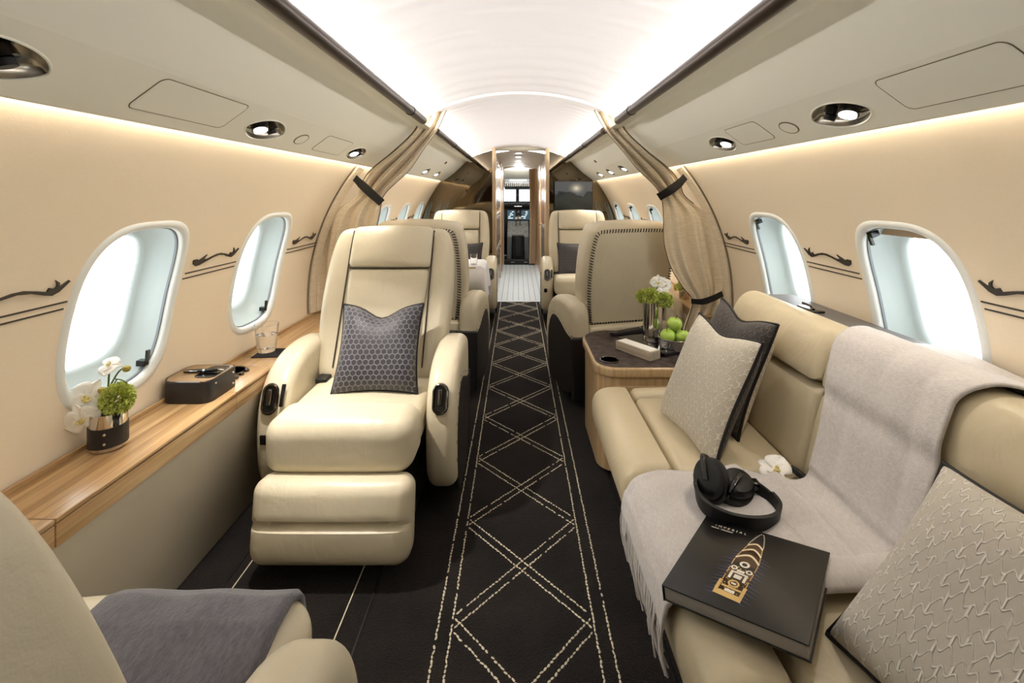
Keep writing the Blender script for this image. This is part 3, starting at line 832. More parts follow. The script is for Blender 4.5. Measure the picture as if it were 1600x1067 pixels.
MB().add(*rbox((0, 0, -.31), (1.3, .10, 1.04), .01, 2, m=2)).build('board', 'cockpit_dark', ip)
for x in (-.44, -.14, .16, .46):
    d = MB().add(*rbox((x, -.055, .02), (.17, .02, .20), .006, 2, m=2)).build('display', 'display_glow', ip)
    for i in range(5): q = MB().add(*box((x + rr.uniform(-.04, .04), -.067, .09 - i * .034), (rr.uniform(.03, .11), .003, .012))); q.build('readout', 'display_line', d)
for z in (.09, -.02): MB().add(*lathe([(0, .03), (.028, .03), (.03, 0)], 16)).build('dial', 'cockpit_grey', ip, M=Matrix.Translation((.01, -.05, z)) @ Matrix.Rotation(PI / 2, 4, 'X'))
pd = thing('centre_pedestal', 'grey centre pedestal crowded with switches and two thrust levers', 'pedestal', (.0, 9.62, 0))
MB().add(*rbox((0, .05, .307), (.44, .62, .606), .02, 3, warp=lambda x, y, z: (0, 0, .14 * y if z > 0 else 0))).build('body', 'cockpit_grey', pd)
sw = MB()
for i in range(12):
    for j in range(9):
        y = -.22 + j * .06; sw.add(*box((-.19 + i * .0345, y, .62 + .14 * (y - .05) / .31), (rr.choice((.01, .02, .026)), .03, .014)))
sw.build('switch', 'print_white', pd)['kind'] = 'stuff'
for x in (-.035, .04):
    lv = MB().add(*tube([(x, .1, .66), (x, .06, .80)], .012, 8)).build('thrust_lever', 'silver_panel', pd)
    MB().add(*rbox((x, .055, .81), (.06, .035, .05), .012, 2, m=2)).build('lever_knob', 'print_white', lv)
js = thing('jump_seat', 'folded dark jump seat in front of the centre pedestal', 'seat', (.0, 9.05, 0))
MB().add(*rbox((0, 0, .265), (.24, .12, .52), .03, 3)).build('seat_pad', 'black_matte', js)
MB().add(*rbox((0, -.062, .30), (.10, .012, .36), .005, 2, m=2)).build('strap', 'cockpit_dark', js)
for s_ in (-1, 1):
    ps = thing('pilot_seat', 'dark pilot seat on the armchair side of the flight deck' if s_ < 0 else 'dark pilot seat behind the taupe door curtain', 'seat', (s_ * .50, 9.45, 0))
    MB().add(*rbox((0, 0, .42), (.42, .45, .12), .04, 3)).build('seat_pad', 'charcoal_leather', ps)
    MB().add(*rbox((0, -.22, .80), (.42, .12, .66), .05, 3)).build('backrest', 'charcoal_leather', ps)
    MB().add(*rbox((0, .02, .2), (.25, .3, .34), .02, 2, m=2)).build('base', 'cockpit_dark', ps)
# ================================================================== ARMCHAIRS (front towards -Y, origin on the floor)
def gauss(x, c, w): return math.exp(-((x - c) / w) ** 2)
def chair(name, label, recline, rest, group, tuck=0.0, bh=1.0):
    """rest: how far the leg rest is swung out"""
    t = thing(name, label, 'armchair', group=group)
    # pedestal
    MB().add(*rbox((0, .03, .12), (.46, .52, .18), .03, 3)).build('base', 'charcoal_leather', t)
    # seat: pad between the arms, thigh roll in front
    MB().add(*rbox((0, -.03, .400), (.52, .40, .13), .035, 5, warp=puff(.020))).build('seat_cushion', 'leather', t)
    MB().add(*rbox((0, -.292 + tuck, .402), (.526, .200, .190), .060, 6, warp=lambda x, y, z: (0, -.012 * max(0, 1 - x ** 4) if y < 0 else 0, .010 * max(0, 1 - x * x) * max(0, z)), m=5)).build('thigh_roll', 'leather', t)
    # leg rest: two padded rolls with a tucked seam between
    def lw(x, y, z):
        g = gauss(z, 0.06, .065) * max(0.0, 1 - max(0, abs(x) - .62) / .38)
        g2 = gauss(z, 0.06 - .20 * max(0, abs(x) - .62), .06) * (1 if abs(x) > .62 else 0)
        o = [0, 0, 0]
        if y < 0:
            o[1] = .034 * (g + .5 * g2) * -y - .014 * (1 - z * z) * max(0, 1 - x ** 4) + .035 * max(0, -z - .5) ** 2 * 2
        o[0] = -x * .05 * max(0, -z - .45) ** 2
        return o
    M = Matrix.Translation((0, -.352 + tuck, .315)) @ Matrix.Rotation(-rest, 4, 'X')
    lr = MB().add(*rbox((.006, -.045, -.136), (.534, .12, .274), .045, 16, warp=lw, m=5)).build('leg_rest', 'leather', t, M=M)
    # arms
    out = smooth_loop([(.30, .10), (.315, .40), (.30, .60), (.22, .632), (.06, .638), (-.07, .612), (-.16, .545), (-.205, .44), (-.212, .30), (-.19, .17), (-.12, .105)], 2)
    pan = smooth_loop([(.300, .055), (.304, .30), (.304, .425), (.21, .432), (.11, .475), (.01, .505), (-.08, .485), (-.138, .40), (-.155, .27), (-.13, .13), (-.08, .055)], 2)
    for s in (-1, 1):
        a = MB().add(*prism(out, .268, .388, .042, lambda p, q, w: (s * w, p, q), m=6)).build('arm', 'leather', t)
        MB().add(*prism(pan, .372, .3895, .012, lambda p, q, w: (s * w, p, q))).build('side_panel', 'charcoal_leather', a)
        MB().add(*rbox((s * .3295, .3075, .2425), (.126, .030, .375), .012, 2)).build('rear_cover', 'charcoal_leather', a)
        sm = MB()
        rim = inset(pan if area2(pan) > 0 else list(reversed(pan)), -.014)
        rim = [p for p in rim if p[1] > .2]
        for i, (p, q) in enumerate(rim):
            if i % 2: continue
            a0 = rim[(i + 1) % len(rim)]
            if math.hypot(a0[0] - p, a0[1] - q) > .1: continue
            sm.add(*tube([(s * .3865, p, q), (s * .3875, (p + a0[0]) / 2 + .002, (q + a0[1]) / 2 + .002)], .0022, 5))
        sm.build('side_stitching', 'thread_black', a)['kind'] = 'stuff'
        # recline handle let into the front of the arm
        hm = Matrix.Translation((s * .328, -.196, .495)) @ Matrix.Rotation(-.30, 4, 'X')
        ring = [(.026 * math.cos(q) , .0, .026 * math.sin(q) + (.026 if math.sin(q) > 0 else -.026)) for q in [2 * PI * k / 32 for k in range(32)]]
        hd = MB().add(*tube(ring, .0060, 8, closed=True)).build('handle_ring', 'dark_chrome', a, M=hm)
        n = len(ring)
        MB().add([(0, -.0015, 0)] + [(x, -.0015, z) for x, y, z in ring], [(0, 1 + (k + 1) % n, 1 + k) for k in range(n)]).build('handle_cup', 'black_gloss', a, M=hm)
        MB().add(*rbox((0, -.006, .006), (.018, .014, .060), .005, 2, m=2)).build('handle_lever', 'dark_chrome', a, M=hm)
        if s < 0:
            k_ = MB().add(*rbox((0, 0, 0), (.015, .010, .082), .003, 2, m=2)).build('control_strip', 'black_gloss', a, M=Matrix.Translation((s * .284, -.186, .505)) @ Matrix.Rotation(-.34, 4, 'X'))
            MB().add(*rbox((0, 0, 0), (.030, .008, .038), .004, 2, m=2)).build('audio_socket', 'black_gloss', a, M=Matrix.Translation((s * .344, -.2115, .345)) @ Matrix.Rotation(.06, 4, 'X'))
    # seat belt buckle at the window side
    MB().add(*rbox((-.225, .06, .475), (.05, .07, .022), .006, 2, m=2)).build('belt_buckle', 'black_matte', t)
    # back, built upright in (x, y, z) from the hinge, then laid back
    B = Matrix.Translation((0, .135, .445)) @ Matrix.Rotation(-recline, 4, 'X') @ Matrix.Diagonal((1, 1, bh, 1))
    sh = smooth_loop([(-.255, -.04), (.255, -.04), (.285, .10), (.307, .30), (.306, .50), (.294, .64), (.268, .715), (.19, .732), (-.19, .732), (-.268, .715), (-.294, .64), (-.306, .50), (-.307, .30), (-.285, .10)], 2)
    bk = MB().add(*prism(sh, -.055, .085, .05, lambda p, q, w: (p, w - .035 * max(0, (abs(p) / .3)) ** 3 * (1 if w < 0.02 else 0), q), bulge=(-.012, .008), m=6)).build('backrest', 'leather', t, M=B)
    def padw(x, y, z):
        return (0, (-.014 * max(0, 1 - x * x) * (1 - z ** 4)) if y < 0 else 0, 0)
    MB().add(*rbox((0, -.050, .262), (.392, .060, .470), .022, 8, warp=lambda x, y, z: (-x * .012 * (1 - z), padw(x, y, z)[1] + .010 * gauss(z, .0, .03) * (y < 0), 0))).build('back_pad', 'leather', bk)
    MB().add(*rbox((0, -.054, .6115), (.400, .080, .218), .028, 8, warp=lambda x, y, z: (0, padw(x, y, z)[1] * 1.3 + .016 * max(0, z) ** 2, .010 * max(0, z) * (1 - x * x)), m=5)).build('headrest', 'leather', bk)
    sl = MB()
    for s in (-1, 1): sl.add(*tube([(s * .199, -.0665, .04), (s * .2005, -.068, .30), (s * .2025, -.068, .50), (s * .2035, -.069, .60), (s * .203, -.062, .70)], .0038, 6))
    sl.add(*tube([(-.195, -.072, .5005), (.195, -.072, .5005)], .004, 6))
    sl.build('back_seam', 'seam', bk)
    # rear: smooth panel framed by whip stitching
    inn = [(p, max(q, .062)) for p, q in inset(sh if area2(sh) > 0 else list(reversed(sh)), .036)]
    MB().add(*prism(inn, .078, .098, .010, lambda p, q, w: (p, w, q), bulge=(0, .010))).build('rear_panel', 'leather', bk)
    ws_ = MB(); L = 0.0
    pts = inn + [inn[0]]; pitch = .0185; carry = 0
    for a, b in zip(pts, pts[1:]):
        d = math.hypot(b[0] - a[0], b[1] - a[1]); q = carry
        while q < d:
            x = a[0] + (b[0] - a[0]) * q / d; z = a[1] + (b[1] - a[1]) * q / d
            tx, tz = (b[0] - a[0]) / d, (b[1] - a[1]) / d; nx, nz = -tz, tx
            e = .0125
            ws_.add(*tube([(x + nx * e - tx * .004, .0945, z + nz * e - tz * .004), (x, .0985, z), (x - nx * e + tx * .004, .0915, z - nz * e + tz * .004)], .0036, 5))
            q += pitch
        carry = q - d
    ws_.build('whip_stitching', 'thread_black', bk)['kind'] = 'stuff'
    # leather skirt and dark shroud below the back
    MB().add(*rbox((0, .262, .435), (.54, .07, .09), .02, 3)).build('rear_skirt', 'leather', t)
    MB().add(*rbox((0, .265, .23), (.535, .09, .40), .02, 3)).build('rear_shroud', 'charcoal_leather', t)
    ws2 = MB()
    for k in range(40):
        x = -.26 + .52 * k / 39; ws2.add(*tube([(x, .2975, .405), (x + .006, .2985, .425)], .0028, 5))
    ws2.build('skirt_stitching', 'thread_black', t)['kind'] = 'stuff'
    return t
G = 'cream leather cabin armchairs'
hero = chair('armchair', 'cream leather armchair with raised leg rest and honeycomb cushion', .46, .14, G)
hero.location = (-.642, 2.02, 0)
up = chair('armchair', 'cream armchair with a whip-stitched back directly behind the reclined one', .20, .03, G, .075, .935)
up.location = (-.622, 3.31, 0); up.rotation_euler = (0, 0, PI - .11)
dup(up, 'cream armchair seen from behind next to the wooden side table, its back whip-stitched', (.608, 3.22, 0), PI + .26, G)
dup(up, 'cream armchair facing the white tablecloth, back to the bronze mirror', (-.615, 4.90, 0), 0.04, G)
dup(up, 'cream armchair with dark cushion under the wall screen', (.615, 4.85, 0), -.04, G)
near_chair = chair('armchair', 'nearest cream armchair, seen from behind with a grey blanket on its seat', .338, .03, G, .075, .955)
near_chair.location = (-.672, .632, 0); near_chair.rotation_euler = (0, 0, PI)
for ch in list(near_chair.children):
    for g in list(ch.children):
        if g.name.startswith(('handle', 'control', 'audio')): bpy.data.objects.remove(g)
    if ch.name.startswith('belt'): bpy.data.objects.remove(ch)

# ================================================================== SOFA (fixed to the floor along the window side)
sofa = thing('sofa', 'long cream leather sofa below the windows with throw and cushions on it', 'sofa', (0, 0, 0))
XM = lambda p, q, w: (p, w, q)
fb = smooth_loop([(.470, .17), (.385, .17), (.335, .24), (.305, .335), (.310, .405), (.350, .440), (.420, .446), (.478, .436)], 2)
def seg(y0, y1, far=False):
    e = .10 if far else 0
    MB().add(*prism(fb, y0 + .002, y1 - .002, .032, XM, m=5)).build('front_bolster', 'leather_tan', sofa)
    n = lambda x, y, z: (0, 0, .014 * max(0, z) * max(0, 1 - x ** 2) * max(0, 1 - y ** 2) - .006 * max(0, z) * (gauss(x, -1, .06) + gauss(y, 1, .06)))
    MB().add(*rbox((.665, (y0 + y1 - e) / 2, .36), (.382, y1 - y0 - e - .003, .148), .024, 8, warp=n)).build('seat_pad', 'leather_tan', sofa)
    if far: MB().add(*rbox((.665, y1 - e / 2, .36), (.382, e - .003, .154), .030, 6, warp=puff(.006))).build('end_border', 'leather_tan', sofa)
    lo = smooth_loop([(.838, .405), (.862, .52), (.895, .655), (.912, .686), (1.0, .69), (.96, .40)], 2)
    MB().add(*prism(lo, y0 + .002, y1 - .002, .024, XM, m=5)).build('back_pad', 'leather_tan', sofa)
    hi = smooth_loop([(.905, .694), (.902, .72), (.922, .790), (.950, .842), (.990, .868), (1.035, .866), (1.058, .84), (1.058, .70)], 2)
    MB().add(*prism(hi, y0 + .002, y1 - .002, .045 if far else .026, XM, m=6)).build('back_roll', 'leather_tan', sofa)
seg(1.452, 2.095, True); seg(.802, 1.448); seg(.152, .798); seg(-.50, .148)
MB().add(*rbox((.72, .80, .10), (.60, 2.56, .20), .01, 2, m=2)).build('plinth', 'charcoal_leather', sofa)
MB().add(*rbox((1.02, .80, .40), (.07, 2.58, .78), .02, 2, m=2)).build('back_frame', 'charcoal_leather', sofa)
MB().add(*tube([(.415, -.5, .205), (.415, 2.08, .205)], .003, 6)).build('plinth_trim', 'dark_chrome', sofa)
for y in (1.40, .77):
    M = Matrix.Translation((.822, y, .452)) @ Matrix.Rotation(.5, 4, 'Y') @ Matrix.Rotation(.4, 4, 'Z')
    b = MB().add(*rbox((0, 0, 0), (.032, .060, .016), .004, 2, m=2)).build('belt_buckle', 'black_matte', sofa, M=M)
    MB().add(*rbox((.0, -.055, -.004), (.022, .075, .004), .0015, 1, m=2)).build('belt_webbing', 'black_matte', b)
sl_ = thing('window_shelf', 'narrow grey shelf between the sofa back and the wall', 'shelf', (0, 0, 0))
MB().add(*rbox((1.148, .80, .822), (.170, 2.72, .014), .004, 2, m=2)).build('shelf_board', 'ledge_grey', sl_)
q = MB().add(*rbox((1.135, 1.86, .833), (.045, .11, .008), .003, 2, m=2)).build('recess_plate', 'black_gloss', sl_)
MB().add(*tube([(1.128, 1.83, .838), (1.128, 1.85, .848), (1.128, 1.90, .848)], .005, 8)).build('catch', 'dark_chrome', q)

# ================================================================== SIDE TABLE
tb = thing('side_table', 'wooden side table with dark stone top at the end of the sofa', 'table', (0, 0, 0))
def rrect(x0, x1, y0, y1, rs):
    """rounded rectangle; rs = radii at (x0,y0), (x1,y0), (x1,y1), (x0,y1)"""
    P = []
    for (cx, cy, r, a0) in ((x0, y0, rs[0], PI), (x1, y0, rs[1], 1.5 * PI), (x1, y1, rs[2], 0), (x0, y1, rs[3], .5 * PI)):
        ox = cx + r * (1 if cx == x0 else -1); oy = cy + r * (1 if cy == y0 else -1)
        for k in range(9): P.append((ox + r * math.cos(a0 + PI / 2 * k / 8), oy + r * math.sin(a0 + PI / 2 * k / 8)))
    return P
TZ = .50; H3 = lambda a, b, t_: (a, b, t_)
MB().add(*prism(rrect(.340, 1.02, 2.135, 2.74, (.10, .01, .01, .16)), .452, TZ - .001, .012, H3)).build('top_edge', 'wood_table', tb)
MB().add(*prism(rrect(.352, 1.012, 2.147, 2.728, (.092, .01, .01, .15)), .48, TZ + .0015, .0015, H3, m=2)).build('table_top', 'stone', tb)
MB().add(*prism(rrect(.353, 1.01, 2.15, 2.725, (.09, .01, .01, .15)), .02, .4505, .008, H3)).build('body', 'wood_table', tb)
MB().add(*rbox((.66, 2.146, .235), (.50, .012, .36), .004, 2, m=2)).build('front_panel', 'wood_table', tb)
MB().add(*lathe([(.044, .0), (.046, .003), (.041, .005), (.039, .002)], 36)).build('cup_rim', 'dark_chrome', tb, loc=(.418, 2.24, TZ + .001))
MB().add(*lathe([(0, .0025), (.040, .0025)], 36)).build('cup_well', 'black_hole', tb, loc=(.418, 2.24, TZ + .001))

# tray with leather ends, on the table
ty = Matrix.Translation((.700, 2.515, TZ + .002)) @ Matrix.Rotation(.50, 4, 'Z')
tray = thing('serving_tray', 'dark mirrored serving tray with black end grips on the stone table top', 'tray', M=ty)
MB().add(*rbox((0, 0, .004), (.235, .36, .006), .002, 2, m=2)).build('tray_plate', 'mirror_dark', tray)
for s in (-1, 1):
    g_ = MB().add(*rbox((0, s * .185, .010), (.245, .042, .016), .003, 2, m=2)).build('end_grip', 'charcoal_leather', tray)
    for e in (-1, 1):
        MB().add(*sheet(lambda u, v: (e * (.118 + .035 * u), s * .185 + (.021 * (2 * v - 1)), .018 + .012 * u * u), 6, 2, .003)).build('curled_tab', 'dark_chrome', g_)
        MB().add(*lathe([(.004, 0), (.003, .002), (0, .0025)], 10)).build('rivet', 'chrome', g_, loc=(e * .09, s * .185, .018))
# flower vase
def carnation(parent, c, r, m='carnation', name='carnation', n=110, seed=1):
    """a ruffled ball of frilled petals in one bloom"""
    rr = random.Random(seed); b = MB()
    for i in range(n):
        z = 1 - 1.75 * (i + .5) / n; a = i * 2.39996; q = math.sqrt(max(0, 1 - z * z))
        d = Vector((q * math.cos(a), q * math.sin(a), z)); u = d.orthogonal().normalized(); w = d.cross(u)
        ang = rr.random() * 6.28; u2 = u * math.cos(ang) + w * math.sin(ang); w2 = d.cross(u2)
        V = []; k = 7
        for iu in range(3):
            for iv in range(k):
                s = (iv / (k - 1) - .5) * 2
                rad = r * (.55 + .42 * iu / 2 + .10 * math.sin(iv * 2.6 + i) * (iu == 2))
                p = d * rad + u2 * (s * r * (.13 + .16 * iu / 2)) + w2 * (r * .17 * math.sin(s * 5 + i) * iu / 2)
                V.append(Vector(c) + p)
        b.add(V, [(x * k + y, x * k + y + 1, (x + 1) * k + y + 1, (x + 1) * k + y) for x in range(2) for y in range(k - 1)])
    o = b.build(name, m, parent, sharp=180); return o
def orchid(parent, M, s, name='orchid_bloom'):
    """five petals and a lip"""
    b = MB()
    for (ang, L, wd) in ((0, 1, 1.25), (PI, 1, 1.25), (PI / 2, .95, .62), (PI / 2 + 2.25, .9, .6), (PI / 2 - 2.25, .9, .6)):
        c, sn = math.cos(ang), math.sin(ang)
        def fn(u, v):
            x = u * L; y = (v - .5) * wd * 1.15 * math.sin(PI * min(1, .10 + .88 * u ** .75)) ** .8
            z = .12 * u - .25 * u * u + .06 * math.sin(v * 9) * u
            return ((x * c - y * sn) * s, (x * sn + y * c) * s, z * s)
        b.add(*sheet(fn, 7, 6, .012 * s))
    o = b.build(name, 'petal', parent, M=M, sharp=180)
    k = MB().add(*rbox((0, -.08 * s, .12 * s), (.20 * s, .30 * s, .18 * s), .08 * s, 2, m=2))
    k.add(*tube([(-.12 * s, .05 * s, .08 * s), (-.2 * s, -.02 * s, .22 * s), (-.08 * s, -.1 * s, .28 * s)], .045 * s, 6))
    k.add(*tube([(.12 * s, .05 * s, .08 * s), (.2 * s, -.02 * s, .22 * s), (.08 * s, -.1 * s, .28 * s)], .045 * s, 6))
    k.build('orchid_lip', 'petal_core', o)
    return o
def facing(p, d, up=(0, 0, 1)):
    z = Vector(d).normalized(); x = Vector(up).cross(z).normalized(); y = z.cross(x)
    m = Matrix((x, y, z)).transposed().to_4x4(); m.translation = Vector(p); return m
va = thing('flower_vase', 'tall mirrored vase of green carnations and white orchids on the tray', 'vase', (.706, 2.53, TZ + .010))
MB().add(*lathe([(.050, 0), (.052, .004), (.0495, .03), (.051, .205), (.0485, .205), (.047, .035), (0, .03)], 40)).build('vessel', 'chrome', va)
MB().add(*lathe([(.046, .19), (0, .19)], 24)).build('water_line', 'black_hole', va)
carnation(va, (-.015, -.02, .235), .046, seed=2); carnation(va, (.055, -.03, .215), .044, seed=3); carnation(va, (-.045, .02, .225), .040, seed=5)
orchid(va, facing((.035, .02, .300), (-.3, -1, .15)), .044); orchid(va, facing((.075, .03, .285), (.2, -1, .1)), .044); orchid(va, facing((.055, .01, .245), (.1, -1, .0)), .042)
stm = MB()
for x, y, z in ((.035, .03, .30), (.075, .04, .285), (.055, .02, .245), (-.015, -.01, .22), (.05, -.02, .21)): stm.add(*tube([(0, 0, .04), (x * .6, y * .6, .19), (x, y, z)], .003, 6))
stm.build('stems', 'stem_green', va)['kind'] = 'stuff'
# fruit bowl and apples
bz = TZ + .010
bw = thing('fruit_bowl', 'hammered silver bowl of green apples on the tray', 'bowl', (.775, 2.375, bz))
prof = [(.058, 0), (.066, .004), (.076, .026), (.079, .052), (.084, .060), (.081, .061), (.073, .030), (.060, .010), (0, .008)]
V, F = lathe(prof, 64)
V = [(x * (1 + .012 * math.sin(12 * math.atan2(y, x) * 2) * (z > .006) * (z < .055)), y * (1 + .012 * math.sin(24 * math.atan2(y, x)) * (z > .006) * (z < .055)), z) for x, y, z in V]
MB().add(V, F).build('bowl', 'hammered', bw)
def apple(c, label, tilt):
    a = thing('apple', label, 'apple', c, group='green apples in the silver bowl'); a.rotation_euler = tilt
    pr = []
    for k in range(25):
        th = PI * k / 24; r = .0375 * math.sin(th) ** .92 * (1 + .06 * math.cos(th)); z = -.0345 * math.cos(th) - .010 * gauss(th, PI, .55) + .006 * gauss(th, 0, .5)
        pr.append((max(r, 0.0), z))
    pr[0] = (0.0, pr[0][1]); pr[-1] = (0.0, pr[-1][1])
    MB().add(*lathe(pr, 28)).build('flesh', 'apple_green', a, sharp=180)
    MB().add(*tube([(0, 0, .022), (.002, 0, .032), (.006, .002, .042)], [.0016, .0014, .002], 6)).build('stalk', 'apple_stem', a)
apple((.733, 2.362, bz + .070), 'green apple at the aisle side of the silver bowl', (.3, -.3, 0))
apple((.806, 2.352, bz + .070), 'green apple at the window side of the silver bowl', (-.2, .35, 1))
apple((.785, 2.418, bz + .068), 'green apple at the back of the silver bowl, mostly hidden', (.2, .4, 2))
apple((.772, 2.374, bz + .128), 'topmost green apple, resting on the others in the silver bowl', (.18, .1, .5))
# pale wooden box
bx_ = thing('wooden_box', 'long narrow pale wooden box with inset lid on the stone table top', 'box', M=Matrix.Translation((.572, 2.325, TZ + .002)) @ Matrix.Rotation(-.98, 4, 'Z'))
MB().add(*rbox((0, 0, .0215), (.222, .072, .043), .003, 2, m=2)).build('case', 'wood_box', bx_)
MB().add(*rbox((0, 0, .0435), (.206, .056, .003), .001, 1, m=2)).build('lid', 'paper', bx_)

# ================================================================== CURTAINS AT THE PARTITION
def curtain(side, rows, label, name='curtain'):
    """rows: (z, x_inner, x_outer, y, fold amplitude); cabin-side folds run down the cloth"""
    t = thing(name, label, 'curtain')
    zs = [Vector((r[0], r[1], r[2])) for r in rows]
    S = spline([(r[1], r[2], r[0]) for r in rows], 6); E = spline([(r[3], r[4], 0) for r in rows], 6); n = len(S) - 1; rr = random.Random(4 + side)
    ph = [rr.random() * 6 for _ in range(4)]
    def fn(u, v):
        k = v * n; i = min(int(k), n - 1); f = k - i
        a = S[i].lerp(S[i + 1], f); e = E[i].lerp(E[i + 1], f)
        w = u + .035 * math.sin(v * 7 + ph[0])
        x = a.x + (a.y - a.x) * u
        fold = math.sin(w * 2.7 * 2 * PI + ph[1] + v * 1.5) + .35 * math.sin(w * 6.3 * 2 * PI + ph[2])
        return (side * x, e.x - .5 * e.y * (1 - u) + e.y * fold, a.z - .03 * e.y * fold)
    c = MB().add(*sheet(fn, 96, 72, .003)).build('cloth', 'curtain_linen', t, sharp=180)
    for u in (0.004, .996):
        MB().add(*tube([Vector(fn(u, k / 60)) + Vector((0, -.004, 0)) for k in range(61 if u < .5 else 24)], .0022, 6)).build('hem_piping', 'seam', c)
    return t
# (z, x inner, x outer, y, amplitude)
left_rows = [(1.788, .440, .588, 2.860, .020), (1.67, .492, .640, 2.850, .018), (1.55, .575, .76, 2.840, .022), (1.43, .655, .905, 2.830, .030), (1.345, .745, .955, 2.820, .026), (1.27, .812, .985, 2.820, .012),
             (1.17, .83, 1.118, 2.820, .016), (1.02, .86, 1.175, 2.825, .022), (.85, .89, 1.205, 2.830, .024), (.68, .90, 1.21, 2.830, .024), (.585, .92, 1.21, 2.830, .022)]
curtain(-1, left_rows, 'beige linen curtain tied back behind the reclined armchair')
right_rows = [(1.788, .440, .588, 2.860, .020), (1.67, .505, .640, 2.850, .018), (1.55, .60, .76, 2.840, .022), (1.43, .69, .905, 2.830, .030), (1.345, .775, .955, 2.820, .026), (1.27, .832, .985, 2.820, .012),
              (1.15, .845, 1.128, 2.820, .014), (1.0, .850, 1.180, 2.825, .018), (.85, .895, 1.207, 2.830, .018), (.735, .965, 1.21, 2.830, .016), (.665, 1.02, 1.18, 2.825, .010), (.60, 1.01, 1.17, 2.830, .018), (.45, .96, 1.10, 2.830, .026), (.25, .95, 1.08, 2.830, .026), (.02, .94, 1.08, 2.830, .026)]
curtain(1, right_rows, 'beige linen curtain strapped above the wooden side table')
def strap(label, pts, h, y, name='curtain_strap'):
    P = spline(pts, 6); n = len(P) - 1
    def fn(u, v):
        k = u * n; i = min(int(k), n - 1); p = P[i].lerp(P[i + 1], k - i); d = (P[min(i + 1, n)] - P[i]).normalized()
        nrm = Vector((-d.z, 0, d.x)); w = (v - .5) * h
        return tuple(p + nrm * w)
    o = MB().add(*sheet(fn, 24, 2, .004)).build(name, 'black_matte'); return tag(o, label, 'strap', 'black curtain straps')
strap('black strap around the curtain behind the reclined armchair', [(-.985, 2.815, 1.385), (-.93, 2.770, 1.345), (-.87, 2.765, 1.290), (-.815, 2.790, 1.235)], .05, 2.8)
strap('upper black strap around the curtain above the side table', [(.985, 2.815, 1.395), (.93, 2.770, 1.350), (.87, 2.765, 1.305), (.815, 2.790, 1.268)], .05, 2.8)
strap('lower black strap around the curtain just above the sofa back', [(1.20, 2.810, .695), (1.13, 2.785, .672), (1.07, 2.780, .655), (1.015, 2.810, .652)], .036, 2.8)
# arched edge trims where the linen meets the walls
for s, n_ in ((-1, 11), (1, 12)):
    m = MB()
    for yy, dr, r_ in ((2.765, -.002, .0016), (2.780, -.002, .0016)): m.add(*tube([cyl(s, yy, phi(.585) + (phi(1.455) - phi(.585)) * k / 24, dr) for k in range(25)], r_, 6))
    tt = struct(m.build('trim_%d' % n_, 'seam'))
    V = []
    for k in range(25):
        for yy, dr in ((2.785, .0), (2.785, -.012), (2.83, -.035), (2.86, .0)): V.append(cyl(s, yy, phi(.585) + (phi(1.455) - phi(.585)) * k / 24, dr))
    MB().add(V, [(k * 4 + i, k * 4 + i + 1, (k + 1) * 4 + i + 1, (k + 1) * 4 + i) for k in range(24) for i in range(3)]).build('linen_edge', 'curtain_linen', tt)

# ================================================================== OVERHEAD READING LIGHTS, SPEAKERS, HATCHES
def psu(side, y, t, lift=0.0):
    """frame on the underside of the valance: local x = cabin length, y = outward, z = into the cabin"""
    v = Vector((VD.x * side, 0, VD.z)).normalized(); x = Vector((0, 1, 0)); z = x.cross(v)
    if z.z > 0: x = -x; z = x.cross(v)
    m = Matrix((x, v, z)).transposed().to_4x4(); m.translation = Vector((side * (CRX + VD.x * t), y, CRZ + VD.z * t)) + z * lift; return m
LG = 'oval reading lights in the valances'
def reading_light(side, y, t, label, sc_=1.0, watt=None, aim=(0, 0, -1)):
    r = thing('reading_light', label, 'light', group=LG, M=psu(side, y, t))
    O = lens_outline(LA, LB); n = len(O)
    MB().add(*tube([(x, yy, .0006) for x, yy in O], .0026, 6, closed=True)).build('bezel', 'valance', r)
    V = []
    for f, g, z in ((1, 1, 0), (.97, .95, -.010), (.90, .86, -.020), (.80, .74, -.025), (.4, .37, -.027)): V += [(x * f, yy * g, z) for x, yy in O]
    V.append((0, 0, -.0272))
    MB().add(V, [(q * n + k, (q + 1) * n + k, (q + 1) * n + (k + 1) % n, q * n + (k + 1) % n) for q in range(4) for k in range(n)] + [(4 * n + k, 5 * n, 4 * n + (k + 1) % n) for k in range(n)]).build('recess', 'dish', r)
    sx = 1 if side < 0 else -1
    lm = MB().add(*tube([(.026 * sx, -.004, -.026), (.032 * sx, .004, .004)], .0265, 22)).build('lamp_housing', 'black_gloss', r)
    MB().add(*tube([(.0321 * sx, .0041, .0042), (.0323 * sx, .0044, .0056)], .0215, 22)).build('lens', 'lamp_glow', lm)
    MB().add(*tube([(-.036 * sx, -.004, -.026), (-.040 * sx, .0, -.006)], .0235, 20)).build('air_nozzle', 'black_gloss', r)
    MB().add(*tube([(-.040 * sx, .0, -.006), (-.043 * sx, .004, .006)], .0150, 18)).build('nozzle_tip', 'black_matte', r)
    ld = bpy.data.lights.new('reading_lamp', 'SPOT'); ld.energy = watt or READ_W; ld.spot_size = 1.5; ld.spot_blend = .8; ld.shadow_soft_size = .016; ld.color = (1, .94, .86)
    lo_ = bpy.data.objects.new('reading_lamp', ld); COL.objects.link(lo_); lo_.location = psu(side, y, t) @ Vector((.031 * sx, .006, .020))
    lo_.rotation_euler = Vector(aim).to_track_quat('-Z', 'Y').to_euler()
    return r
LR = 'oval reading light in the valance '
for y, l in ((.745, 'above the nearest armchair'), (1.60, 'above the black stationery box'), (2.50, 'just before the tied-back curtain of the reclined armchair')):
    reading_light(-1, y, LT, LR + l, 1.0, {1.60: 44, .745: 1}.get(y), (.28, .06, -1) if y == 1.60 else (0, 0, -1))
